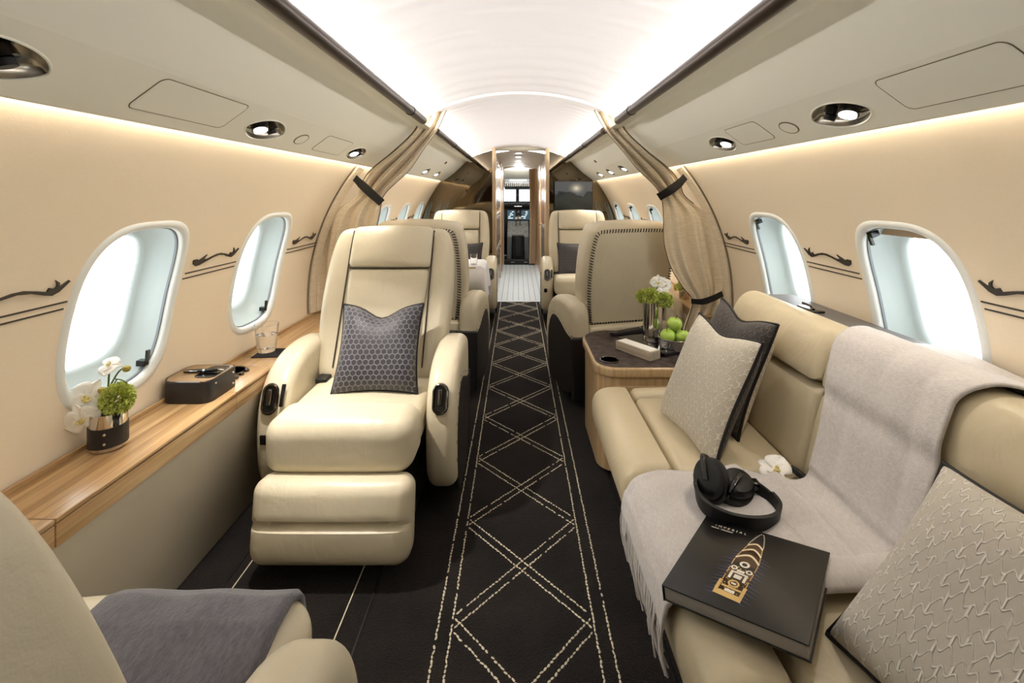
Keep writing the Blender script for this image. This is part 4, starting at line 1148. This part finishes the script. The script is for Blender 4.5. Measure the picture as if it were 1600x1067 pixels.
for y, l in ((1.30, 'above the sofa throw'), (2.04, 'above the pair of sofa cushions')): reading_light(1, y, LT, LR + l, 1.0, 5.0)
for y, l in ((4.40, 'beyond the curtain over the white tablecloth'), (5.0, 'over the armchair that faces the tablecloth')): reading_light(-1, y, LT, LR + l)
for y, l in ((3.95, 'just beyond the strapped curtain'), (4.5, 'before the screen on the sofa side'), (5.05, 'closest to the wall screen')): reading_light(1, y, LT, LR + l)
def speaker(side, y, label):
    O = lens_outline(.040, .026, 32); O = [(.040 * math.cos(2 * PI * k / 32), .027 * math.sin(2 * PI * k / 32)) for k in range(32)]
    s = thing('speaker_cover', label, 'speaker', group='oval speaker covers', M=psu(side, y, .55))
    MB().add(*tube([(a, b, 0.001) for a, b in O], .0022, 5, closed=True)).build('gap_ring', 'gap_line', s)
    MB().add(*prism(O, -.001, .0025, .001, lambda a, b, t_: (a * .98, b * .98, t_), m=2)).build('grille', 'valance', s)
speaker(-1, 1.86, 'oval speaker cover next to the lit reading light above the stationery box')
speaker(1, 1.54, 'oval speaker cover between the reading lights above the sofa')
def hatch(side, y0, y1, t, hh, label):
    P = rrect(-(y1 - y0) / 2, (y1 - y0) / 2, -hh, hh, (.018,) * 4)
    h = thing('access_panel', label, 'hatch', group='flush hatches in the valances', M=psu(side, (y0 + y1) / 2, t))
    MB().add(*tube([(a, b, .0004) for a, b in P], .0013, 5, closed=True)).build('gap', 'gap_line', h)
    MB().add(*prism(P, -.001, .0014, .0008, lambda a, b, t_: (a * .992, b * .985, t_), m=2)).build('panel', 'valance', h)
hatch(-1, 1.06, 1.40, .45, .055, 'large flush hatch in the valance above the flower vase')
hatch(1, .80, 1.10, .45, .055, 'large flush hatch in the valance above the near end of the sofa')
hatch(-1, 2.02, 2.32, .5, .05, 'small flush hatch between the two reading lights on the armchair side')
hatch(1, 1.66, 1.90, .45, .05, 'small flush hatch next to the speaker cover above the sofa')
def bin_latch(side, y, label):
    v = Vector((side * (.668 - .775), 0, 1.672 - 1.568)).normalized(); x = Vector((0, 1, 0)); z = x.cross(v)
    if z.z > 0: x = -x; z = x.cross(v)
    m = Matrix((x, v, z)).transposed().to_4x4(); m.translation = Vector((side * .735, y, 1.607))
    o = thing('bin_latch', label, 'latch', M=m)
    MB().add(*rbox((0, 0, .002), (.042, .030, .006), .002, 1, m=2)).build('plate', 'black_gloss', o)
    MB().add(*rbox((0, 0, .006), (.02, .012, .006), .002, 1, m=2)).build('button', 'chrome', o)
bin_latch(-1, 4.75, 'small black bin latch beyond the curtain on the armchair side'); bin_latch(1, 4.55, 'small black bin latch beyond the curtain on the sofa side')

# ================================================================== SCREEN ON THE BULKHEAD
def screen_mat():
    m = bpy.data.materials.new('screen'); m.use_nodes = True; nt = m.node_tree; b = nt.nodes['Principled BSDF']; L = nt.links.new
    uv = nd(nt, 'ShaderNodeUVMap'); sx = nd(nt, 'ShaderNodeSeparateXYZ'); L(uv.outputs[0], sx.inputs[0])
    n = nd(nt, 'ShaderNodeTexNoise'); n.inputs['Scale'].default_value = 3.0; n.inputs['Detail'].default_value = 7; L(uv.outputs[0], n.inputs['Vector'])
    hz = nd(nt, 'ShaderNodeMath', operation='MULTIPLY_ADD'); hz.inputs[1].default_value = .75; L(n.outputs['Fac'], hz.inputs[0]); L(sx.outputs[1], hz.inputs[2])
    r = nd(nt, 'ShaderNodeValToRGB'); e = r.color_ramp.elements
    e[0].position = .35; e[0].color = srgb(18, 22, 20); e[1].position = .80; e[1].color = srgb(50, 56, 52)
    q = e.new(.92); q.color = srgb(28, 34, 38); q = e.new(1.0); q.color = srgb(92, 92, 92); q = e.new(1.25 if False else .98); q.color = srgb(70, 76, 82)
    L(hz.outputs[0], r.inputs[0])
    d = nd(nt, 'ShaderNodeVectorMath', operation='DISTANCE'); d.inputs[1].default_value = (.58, .76, 0); L(uv.outputs[0], d.inputs[0])
    g = nd(nt, 'ShaderNodeMapRange'); g.inputs['From Min'].default_value = .0; g.inputs['From Max'].default_value = .30; g.inputs['To Min'].default_value = 1; g.inputs['To Max'].default_value = 0; L(d.outputs['Value'], g.inputs['Value'])
    pw = nd(nt, 'ShaderNodeMath', operation='POWER'); pw.inputs[1].default_value = 3.0; L(g.outputs[0], pw.inputs[0])
    mx = nd(nt, 'ShaderNodeMix', data_type='RGBA'); mx.inputs['B'].default_value = srgb(250, 236, 205); L(pw.outputs[0], mx.inputs[0]); L(r.outputs[0], mx.inputs['A'])
    b.inputs['Base Color'].default_value = (.01, .01, .01, 1); b.inputs['Roughness'].default_value = .2; L(mx.outputs['Result'], b.inputs['Emission Color']); b.inputs['Emission Strength'].default_value = 0.6
    MATS['screen'] = m
screen_mat()
tv = thing('wall_screen', 'wide dark screen showing a sunlit mountain view on the mirror bulkhead', 'screen', (.67, 5.80, 1.275))
MB().add(*rbox((0, 0, 0), (.47, .028, .36), .006, 2, m=2)).build('housing', 'black_gloss', tv)
p = MB().add([(-.228, -.0155, -.173), (.228, -.0155, -.173), (.228, -.0155, .173), (-.228, -.0155, .173)], [(0, 1, 2, 3)]); p.uv = [(0, 0), (1, 0), (1, 1), (0, 1)]
p.build('display', 'screen', tv)

# ================================================================== DINING TABLE WITH WHITE CLOTH
dt = thing('dining_table', 'wall-mounted fold-out table hidden under the white tablecloth', 'table', (0, 0, 0))
MB().add(*rbox((-.70, 4.16, .672), (.68, .44, .022), .006, 2, m=2)).build('table_top', 'wood_table', dt)
MB().add(*rbox((-.98, 4.16, .36), (.10, .30, .60), .01, 2, m=2)).build('support', 'side_cloth', dt)
def tcl(u, v):
    x = -1.04 + (.74) * min(1, u / .72); y = 3.92 + .48 * v
    z = .688
    if u > .72:
        k = (u - .72) / .28; z = .688 - .006 - .22 * k - .02 * math.sin(v * 9); x = -.30 + .02 * math.sin(v * 14) * k + .015 * k + .012
    e = abs(v - .5) * 2
    if e > .9: z -= (e - .9) * 1.9
    return (x, y, z)
tag(MB().add(*sheet(tcl, 40, 40, .003)).build('tablecloth', 'linen_white', sharp=180), 'white tablecloth hanging over the dining table edge', 'tablecloth')
wg = thing('wine_glass', 'small clear glass standing at the edge of the white tablecloth', 'glass', (-.385, 4.02, .692))
MB().add(*lathe([(.028, 0), (.030, .002), (.026, .004), (.030, .05), (.032, .09), (.0305, .09), (.028, .05), (.022, .007), (0, .006)], 28)).build('glass', 'clear_glass', wg)
# posy on the far ledge
ps_ = thing('flower_posy', 'small posy of yellow-green flowers on the ledge behind the strapped curtain', 'flowers', (1.13, 3.25, LZ))
MB().add(*lathe([(.035, 0), (.037, .004), (.037, .07), (.034, .07), (.033, .01), (0, .008)], 28)).build('pot', 'chrome', ps_)
carnation(ps_, (0, 0, .095), .045, n=50, seed=8); carnation(ps_, (-.05, -.02, .08), .03, n=40, seed=9)
# ================================================================== CUSHIONS
def cushion(label, w, h, t, m, M, chop=0.0, group=None, piping='thread_black', back=None, sag=0.0):
    c = thing('cushion', label, 'cushion', group=group, M=M)
    n = 26
    def pt(u, v, s):
        x = u * w / 2 * (1 - .085 * (1 - v * v) * u * u); y = v * h / 2 * (1 - .085 * (1 - u * u) * v * v)
        e = max(0, (1 - u ** 4) * (1 - v ** 4))
        z = s * t / 2 * e ** .55
        if chop:
            k = chop * gauss(u, 0, .42) * max(0, (v + .15) / 1.15) ** 2
            y -= k; z *= 1 - 1.6 * k / chop * .35
        z += .006 * math.sin(3 * u + 2) * math.sin(2.5 * v) - sag * (1 - v) * (1 - v) * .25
        return (x, y, z)
    for s, nm in ((1, 'front_panel'), (-1, 'rear_panel')):
        b = MB(); b.uv = []
        for i in range(n + 1):
            for j in range(n + 1):
                u = math.sin((2 * i / n - 1) * PI / 2); v = math.sin((2 * j / n - 1) * PI / 2)
                b.v.append(pt(u, v, s)); b.uv.append((u * w / 2 + .5, v * h / 2 + .5))
        for i in range(n):
            for j in range(n):
                q = (i * (n + 1) + j, (i + 1) * (n + 1) + j, (i + 1) * (n + 1) + j + 1, i * (n + 1) + j + 1)
                b.f.append(q if s > 0 else tuple(reversed(q)))
        b.build(nm, m if (s > 0 or not back) else back, c, sharp=180)
    L = []
    for k in range(80):
        a = 4 * k / 80; q = int(a); f = 2 * (a - q) - 1; f = math.sin(f * PI / 2)
        u, v = ((f, -1), (1, f), (-f, 1), (-1, -f))[q]
        L.append(pt(u, v, 0))
    MB().add(*tube(L, .0055, 8, closed=True)).build('piping', piping, c)
    return c
cushion('charcoal honeycomb cushion with a dented top on the reclined armchair', .345, .365, .13, 'honeycomb_charcoal', frame((-.600, 2.000, .638), (1, .04, 0), (-.05, .42, .9)), chop=.05)
SG = 'scatter cushions on the sofa'
cushion('dark brown figured cushion behind the beige one at the table end of the sofa', .42, .42, .11, 'figured_brown', frame((.797, 1.82, .640), (0.02, -1, 0), (.12, .08, .37)), chop=.03, group=SG, back='figured_beige')
cushion('beige figured cushion with black piping in front of the dark brown one', .385, .42, .12, 'figured_beige', frame((.650, 1.67, .620), (.14, -1, 0), (.13, .12, .36)), chop=.02, group=SG, back='figured_brown')
cushion('big beige figured cushion beside the throw at the near end of the sofa', .46, .40, .14, 'figured_beige_large', frame((.745, .70, .592), (.17, -1, 0), (.2, .1, .25)), group=SG, piping='thread_black')
cushion('small dark cushion on the armchair under the wall screen', .33, .33, .10, 'plain_charcoal', frame((.555, 4.77, .635), (1, 0, 0), (0, .3, .95)))
cushion('small dark cushion on the armchair that faces the tablecloth', .33, .33, .10, 'plain_charcoal', frame((-.535, 4.80, .635), (1, 0, 0), (0, .3, .95)))

# ================================================================== THROW OVER THE SOFA
TP = [(.288, .375), (.292, .40), (.303, .430), (.335, .456), (.42, .462), (.50, .460), (.56, .464), (.625, .482), (.650, .466), (.69, .472), (.722, .488), (.748, .470), (.785, .470), (.815, .492), (.843, .56), (.872, .655), (.889, .70),
      (.894, .745), (.918, .805), (.945, .856), (.985, .883), (1.035, .884), (1.068, .862), (1.10, .842), (1.16, .838), (1.215, .838)]
TS = spline([(x, z, 0) for x, z in TP], 5)
thr = thing('throw', 'pale grey fringed wool throw draped over the sofa back and seat', 'blanket')
def tfn(u, v):
    k = u * (len(TS) - 1); i = min(int(k), len(TS) - 2); p = TS[i].lerp(TS[i + 1], k - i)
    x, z = p.x, p.y
    y0 = lerp_table([(.283, .985), (.5, .985), (.70, .985), (.80, 1.0), (.86, 1.005), (.93, 1.02), (1.0, .98), (1.07, .90), (1.215, .86)], x)
    y1 = lerp_table([(.283, 1.365), (.40, 1.405), (.66, 1.405), (.70, 1.36), (.80, 1.345), (.86, 1.36), (.93, 1.41), (1.07, 1.42), (1.215, 1.36)], x)
    y = y0 + (y1 - y0) * v
    w = .004 * math.sin(v * 7 + x * 9) + .003 * math.sin(v * 15 - x * 14)
    e = math.exp(-v / .04) * .006 + math.exp(-(1 - v) / .04) * .006
    if x > .82: return (x - abs(w) - .003, y, z + abs(w) * .6 + (.0 if x < 1.05 else .006 * math.sin(v * 9)))
    return (x - (.003 if x < .3 else 0), y, z + abs(w) - e * .4)
MB().add(*sheet(tfn, 160, 44, .007)).build('cloth', 'throw_wool', thr, sharp=180)
def lfn(u, v):          # the cloth lies double along its near edge and its back fold
    x = .53 + .275 * u; y = .955 + .02 * u + .085 * v
    return (x, y, .464 + .024 * math.sin(PI * min(1, v * 1.0)) ** .6 + .004 * math.sin(u * 6) + .012 * u)
MB().add(*sheet(lfn, 24, 12, .008)).build('folded_layer', 'throw_wool', thr, sharp=180)
fr_ = MB(); rr = random.Random(12)
for k in range(46):
    y = .988 + .375 * k / 45; x0 = .286; z0 = .385; L = rr.uniform(.10, .135); a, b = rr.uniform(-.012, .006), rr.uniform(-.026, .022)
    fr_.add(*tube([(x0, y, z0), (x0 - .004 + rr.uniform(-.003, .003), y + b * .3, z0 - L * .35), (x0 + a * .3, y + b * .8, z0 - L * .7), (x0 + .012 + a, y + b, z0 - L)], [.0032, .0030, .0029, .0022], 6))
fr_.build('fringe', 'throw_wool', thr)['kind'] = 'stuff'

# grey blanket on the nearest armchair
def gfn(u, v):
    x = -.812 + .370 * u + .012 * v * (1 - u); y = .39 + .585 * v
    z = lerp_table([(.39, .495), (.67, .497), (.75, .506), (.835, .521), (.895, .519), (.935, .497), (.96, .455), (.975, .40)], y)
    if y > .935: y = .935 + (y - .935) * .5
    if y < .735: z += .014 * min(1, (.735 - y) / .010)
    e = max(0, abs(u - .5) * 2 - .95) / .05
    return (x, y, z + .003 * math.sin(x * 40) * math.sin(y * 23) - .010 * e)
bl = tag(MB().add(*sheet(gfn, 40, 80, .010)).build('blanket', 'charcoal_wool', sharp=180), 'dark grey wool blanket folded over the seat of the nearest armchair', 'blanket')

# ================================================================== BOOK
ba = Vector((.771, -.636, .125)).normalized(); bb = Vector((-.707, -.707, 0)); bb = (bb - ba * ba.dot(bb)).normalized()
BM = Matrix((ba, -bb, ba.cross(-bb))).transposed().to_4x4(); BM.translation = Vector((.4725, .997, .4635))
bk_ = thing('book', 'large black book with a lit yacht seen from above on its cover', 'book', M=BM)
BW, BH, BT = .262, .280, .028      # local x right, y away, z up
MB().add(*rbox((0, 0, BT / 2), (BW - .006, BH - .004, BT - .005), .001, 1, m=1)).build('pages', 'page_edge', bk_)
cv = MB(); cv.add(*rbox((0, 0, BT), (BW, BH, .003), .0012, 1, m=2)); cv.add(*rbox((0, 0, .0015), (BW, BH, .003), .0012, 1, m=2)); cv.add(*rbox((-BW / 2, 0, BT / 2), (.003, BH, BT + .003), .0012, 1, m=2))
cov = cv.build('cover', 'book_black', bk_)
TOPZ = BT + .0017
def Q(a, b): return (-BW / 2 + a * BW, BH / 2 - b * BH)
# the yacht is printed as flat ink shapes; s along the hull from bow to stern, w across
B0, B1 = Q(.50, .035), Q(.44, .89)
ax = Vector((B1[0] - B0[0], B1[1] - B0[1])); HL = ax.length; ax.normalize(); nx_ = Vector((-ax.y, ax.x))
def hull(s, w): p = Vector(B0) + ax * (s * HL) + nx_ * (w * HL); return (p.x, p.y)
def ink(name, m, polys, lift):
    b = MB()
    for P in polys: b.add([(p[0], p[1], TOPZ + lift) for p in P], [tuple(range(len(P))) if area2(P) > 0 else tuple(reversed(range(len(P))))])
    b.build(name, m, cov, sharp=180)['kind'] = 'stuff'
def hw(s): return .102 * min(1, (s / .45)) ** .60 if s < .45 else .102 - .008 * (s - .45)
def band(s0, th, dip):      # chevron across the deck
    top = [hull(s0 + dip * (1 - abs(t) ** 1.6) * -1, t * hw(s0)) for t in [k / 8 - 1 for k in range(17)]]
    bot = [hull(s0 + th + dip * (1 - abs(t) ** 1.6) * -1, t * hw(s0) * .96) for t in [1 - k / 8 for k in range(17)]]
    return [[top[i], top[i + 1], bot[15 - i], bot[16 - i]] for i in range(16)]
def disc(s, w, r, n=14): return [hull(s + r * math.cos(2 * PI * k / n), w + r * math.sin(2 * PI * k / n)) for k in range(n)]
def ringp(s, w, r0, r1, n=18):
    P = []
    for k in range(n):
        a, c = 2 * PI * k / n, 2 * PI * (k + 1) / n
        P.append([hull(s + r * math.cos(t), w + r * math.sin(t)) for r, t in ((r0, a), (r1, a), (r1, c), (r0, c))])
    return P
def rectp(s0, s1, w0, w1): return [hull(s0, w0), hull(s1, w0), hull(s1, w1), hull(s0, w1)]
rays = []; rr = random.Random(9)
for k in range(15):
    for sg in (-1, 1):
        s = .36 + .62 * k / 14; L = rr.uniform(.05, .13); rays.append([hull(s - .006, sg * hw(s)), hull(s + .010, sg * hw(s)), hull(s + .03, sg * (hw(s) + L))])
ink('water_glow', 'print_blue', rays, .0002)
ink('deck', 'print_deck', [[hull(s, -hw(s)), hull(s, hw(s)), hull(s + .05, hw(s + .05)), hull(s + .05, -hw(s + .05))] for s in [.18 + .05 * k for k in range(16)]][11:] + band(.205, .045, .05) + band(.36, .05, .075) + [[hull(.20 + .08 * k, -hw(.20 + .08 * k)), hull(.20 + .08 * k, hw(.20 + .08 * k)), hull(.28 + .08 * k, hw(.28 + .08 * k)), hull(.28 + .08 * k, -hw(.28 + .08 * k))] for k in range(9) if k != 4], .0003)
dots = [disc(s, sg * hw(s), .0065, 8) for s in [.01 + .022 * k for k in range(10)] for sg in (-1, 1)]
ink('deck_lights', 'print_white', dots, .0005)
gold = band(.225, .024, .055) + band(.335, .026, .075) + band(.445, .03, .085)
gold += [rectp(.925, .985, -.110, .110)] + [rectp(.80, .93, sg * .098 - .016, sg * .098 + .012) for sg in (-1, 1)]
for k in range(30):
    s_ = .24 + .024 * k
    for sg in (-1, 1):
        if k % 5 != 4: w_ = sg * (hw(s_) - .004); gold.append([hull(s_, w_ - .004), hull(s_ + .019, w_ - .004), hull(s_ + .019, w_ + .004), hull(s_, w_ + .004)])
gold += ringp(.80, 0, .030, .046) + [rectp(.85, .872, -.08, .08)]
rg = random.Random(4)
for k in range(70):
    s_, w_ = rg.uniform(.56, .97), rg.uniform(-.09, .09); q_, e_ = rg.uniform(.004, .016), rg.uniform(.004, .012); gold.append(rectp(s_, s_ + q_, w_, w_ + e_))
ink('gold_lights', 'print_gold', gold, .0005)
wh = band(.232, .010, .055) + band(.343, .012, .075) + band(.453, .014, .085) + ringp(.52, 0, .022, .042) + ringp(.60, -.062, .014, .028) + ringp(.60, .062, .014, .028)
wh += [rectp(.645, .665, -.07, .07), rectp(.645, .75, -.07, -.048), rectp(.645, .75, .048, .07), rectp(.68, .73, -.03, .03), rectp(.79, .81, -.02, .02), rectp(.885, .92, -.04, .04), rectp(.61, .64, -.03, .03)]
ink('white_lights', 'print_white', wh, .0006)
# title: letter shapes turned to mesh
def lettering(txt, size, gap, pos, parent, name, m='print_white'):
    cu = bpy.data.curves.new(name, 'FONT'); cu.body = txt; cu.size = size; cu.space_character = gap; cu.extrude = 0
    tmp = bpy.data.objects.new('lettering_tmp', cu); COL.objects.link(tmp)
    bpy.context.view_layer.update()
    me = bpy.data.meshes.new_from_object(tmp.evaluated_get(bpy.context.evaluated_depsgraph_get()))
    bpy.data.objects.remove(tmp); bpy.data.curves.remove(cu)
    me.materials.clear(); me.materials.append(MATS[m])
    o = bpy.data.objects.new(name, me); COL.objects.link(o); o.parent = parent; o.location = pos; o['kind'] = 'stuff'
    return o
x, y = Q(.115, .112); lettering('IMPERIAL', .0105, 1.75, (x, y, TOPZ + .0005), cov, 'title')
ticks = []
for k in range(22):
    if k in (8, 9): continue
    x, y = Q(.09 + .0085 * k, .142); ticks.append([(x, y), (x + .0014, y), (x + .0014, y + .0032), (x, y + .0032)])
ink('subtitle', 'print_white', ticks, .0005)

# ================================================================== HEADPHONES
hp = thing('headphones', 'black over-ear headphones lying on the throw above the book', 'headphones', M=Matrix.Translation((.548, 1.235, .470)) @ Matrix.Rotation(-.06, 4, 'Z'))
bandp = spline([(-.074, .050, .040), (-.094, .010, .032), (-.090, -.042, .024), (-.050, -.083, .021), (.005, -.098, .021), (.060, -.085, .021), (.092, -.045, .022), (.092, .000, .024), (.070, .038, .032)], 6)
def bandfn(u, v):
    k = u * (len(bandp) - 1); i = min(int(k), len(bandp) - 2); p = bandp[i].lerp(bandp[i + 1], k - i)
    w = .038 if .12 < u < .88 else .026
    return (p.x * (1 + .06 * (v - .5)), p.y * (1 + .06 * (v - .5)), p.z + (v - .5) * w)
MB().add(*sheet(bandfn, 60, 4, .009)).build('headband', 'black_matte', hp, sharp=60)
def ear(c, nrm, label):
    z = Vector(nrm).normalized(); M = frame(c, z.orthogonal(), z=z)
    prof = [(0, .020), (.020, .0195), (.030, .016), (.0345, .008), (.0345, .002), (.031, .0), (.031, -.003), (.036, -.006), (.0375, -.013), (.035, -.021), (.028, -.024), (.022, -.020), (.020, -.012), (0, -.012)]
    M = M @ Matrix.Scale(1.2, 4)
    V, F = lathe(list(reversed(prof)), 36, sx=1.22)
    e = MB().add(V, F).build('ear_cup', 'black_matte', hp, M=M)
    V, F = lathe([(.0362, -.0055), (.0385, -.010), (.0388, -.015), (.036, -.0225), (.030, -.0255), (.024, -.022)], 36, sx=1.22)
    MB().add(V, F).build('ear_pad', 'charcoal_leather', e)
    MB().add(*tube(spline([(-.046, 0, -.002), (-.040, 0, .018), (-.015, 0, .0245), (.01, 0, .0245)], 5), .0075, 8, flat=.5)).build('yoke', 'black_gloss', e)
ear((-.050, .036, .048), (-.62, -.52, .60), 'a'); ear((.022, .040, .030), (.12, -.25, .96), 'b')
MB().add(*rbox((.070, .040, .034), (.022, .03, .022), .006, 2, m=2)).build('hinge', 'black_gloss', hp)
MB().add(*rbox((-.080, .046, .040), (.018, .024, .022), .005, 2, m=2)).build('hinge', 'black_gloss', hp)

# single orchid on the sofa
ob = thing('orchid_flower', 'single white orchid bloom lying on the sofa seat beside the throw', 'flower', (.738, 1.385, .470))
orchid(ob, facing((0, 0, .006), (-.25, -.55, .8), (-.55, .3, .4)), .052)

# ================================================================== ON THE LONG LEDGE
v2 = thing('flower_vase', 'short mirrored vase with dark leather band, orchids and one green carnation', 'vase', (-1.170, 1.335, LZ)); v2.scale = (.86, .86, .93)
MB().add(*lathe([(.040, 0), (.046, .002), (.0505, .010), (.0505, .112), (.048, .112), (.046, .02), (0, .02)], 40)).build('vessel', 'chrome', v2)
MB().add(*lathe([(.0512, .014), (.0530, .015), (.0530, .072), (.0512, .073)], 40)).build('leather_band', 'charcoal_leather', v2)
for a, z in ((-1.05, .030), (-1.05, .058)):
    p = Vector((.053 * math.cos(a), .053 * math.sin(a), z)); MB().add(*lathe([(.0045, 0), (.004, .002), (0, .003)], 12)).build('rivet', 'chrome', v2, M=facing(p, (math.cos(a), math.sin(a), 0)))
carnation(v2, (.034, -.005, .148), .048, n=150, seed=21)
orchid(v2, facing((-.042, -.028, .160), (.35, -1, .25), (.5, 0, 1)), .058); orchid(v2, facing((-.042, -.050, .105), (.35, -1, -.1), (-.4, 0, 1)), .052)
orchid(v2, facing((-.005, .01, .245), (.2, -.6, .9), (1, 0, .3)), .036)
stm = MB()
S1 = [(-.01, 0, .09), (-.002, .005, .17), (.008, .01, .20), (.028, .01, .228), (.050, .005, .238)]
stm.add(*tube(spline(S1, 5), .0026, 6)); stm.add(*tube(spline([(.010, .01, .203), (.030, .0, .206), (.055, -.01, .206), (.070, -.012, .198)], 5), .002, 6))
stm.add(*tube(spline([(.028, .0, .206), (.022, -.005, .19), (.03, -.012, .178)], 5), .002, 6)); stm.add(*tube(spline([(-.01, 0, .10), (-.006, .006, .18), (-.004, .008, .238)], 5), .0028, 6))
stm.build('stems', 'stem_green', v2)['kind'] = 'stuff'
for c in ((.056, .004, .236), (.034, -.014, .178), (-.006, -.016, .178)):
    V, F = lathe([(0, -.010), (.007, -.007), (.0105, 0), (.009, .007), (0, .011)], 16, sx=1.3); MB().add(V, F).build('bud', 'bud', v2, loc=c)

sb = thing('stationery_box', 'black stationery box with tan woven lid on the walnut ledge', 'box', (-1.150, 1.690, LZ))
OB = rrect(-.086, .086, -.082, .082, (.045, .035, .02, .03)); H3 = lambda a, b, t_: (a, b, t_)
MB().add(*prism(OB, 0, .074, .004, H3)).build('case', 'charcoal_leather', sb)
MB().add(*prism([(a * .95, b * .95) for a, b in OB], .072, .0765, .0012, H3, m=2)).build('lid', 'tan_weave', sb)
MB().add(*prism(rrect(.0, .078, -.050, .072, (.03, .02, .02, .02)), .0745, .0775, .0008, H3, m=2)).build('pen_rest', 'black_gloss', sb)
MB().add(*tube([(a * 1.0, b * 1.0, .0745) for a, b in [(p[0] * .985, p[1] * .985) for p in OB]], .0022, 6, closed=True)).build('rim', 'dark_chrome', sb)
for y, z in ((.055, .018), (.055, .058), (-.045, .058)): MB().add(*lathe([(.004, 0), (.0035, .0015), (0, .002)], 10)).build('stud', 'chrome', sb, M=facing((.086, y, z), (1, 0, 0)))
pn = thing('pen', 'black ballpoint pen with silver clip lying on the stationery box', 'pen', M=Matrix.Translation((-1.135, 1.690, LZ + .0845)) @ Matrix.Rotation(.12, 4, 'Z'))
MB().add(*tube([(-.068, 0, 0), (-.066, 0, 0), (-.02, 0, 0), (-.002, 0, 0)], [.003, .0055, .0064, .0064], 14)).build('cap_barrel', 'black_gloss', pn)
MB().add(*tube([(.003, 0, 0), (.03, 0, 0), (.048, 0, 0)], [.0064, .006, .0045], 14)).build('grip_barrel', 'black_gloss', pn)
MB().add(*tube([(-.003, 0, 0), (.004, 0, 0)], .0068, 14)).build('band', 'chrome', pn)
MB().add(*tube([(.047, 0, 0), (.060, 0, 0), (.067, 0, -.001)], [.0046, .003, .0008], 12)).build('tip', 'chrome', pn)
MB().add(*tube([(-.064, -.004, .003), (-.05, -.009, .004), (-.018, -.008, .002)], .0016, 8)).build('clip', 'chrome', pn)

co = thing('coaster', 'square black woven coaster under the water glass', 'coaster', M=Matrix.Translation((-1.125, 2.125, LZ)) @ Matrix.Rotation(.06, 4, 'Z'))
MB().add(*rbox((0, 0, .002), (.116, .116, .004), .0015, 1, m=2)).build('mat', 'black_matte', co)
wv = MB()
for k in range(14): wv.add(*tube([(-.054, -.054 + .0083 * k, .0042), (.054, -.054 + .0083 * k, .0042)], .0022, 6))
wv.build('weave', 'charcoal_leather', co)['kind'] = 'stuff'
gz = LZ + .0066
wg2 = thing('water_glass', 'clear tumbler half full of water on the black coaster', 'glass', (-1.150, 2.140, gz))
MB().add(*lathe([(0, 0), (.036, 0), (.0385, .003), (.0505, .122), (.0485, .122), (.0365, .018), (0, .014)], 40)).build('tumbler', 'clear_glass', wg2)
MB().add(*lathe([(0, .0145), (.0362, .0185), (.0434, .078), (0, .078)], 40)).build('water', 'water', wg2)
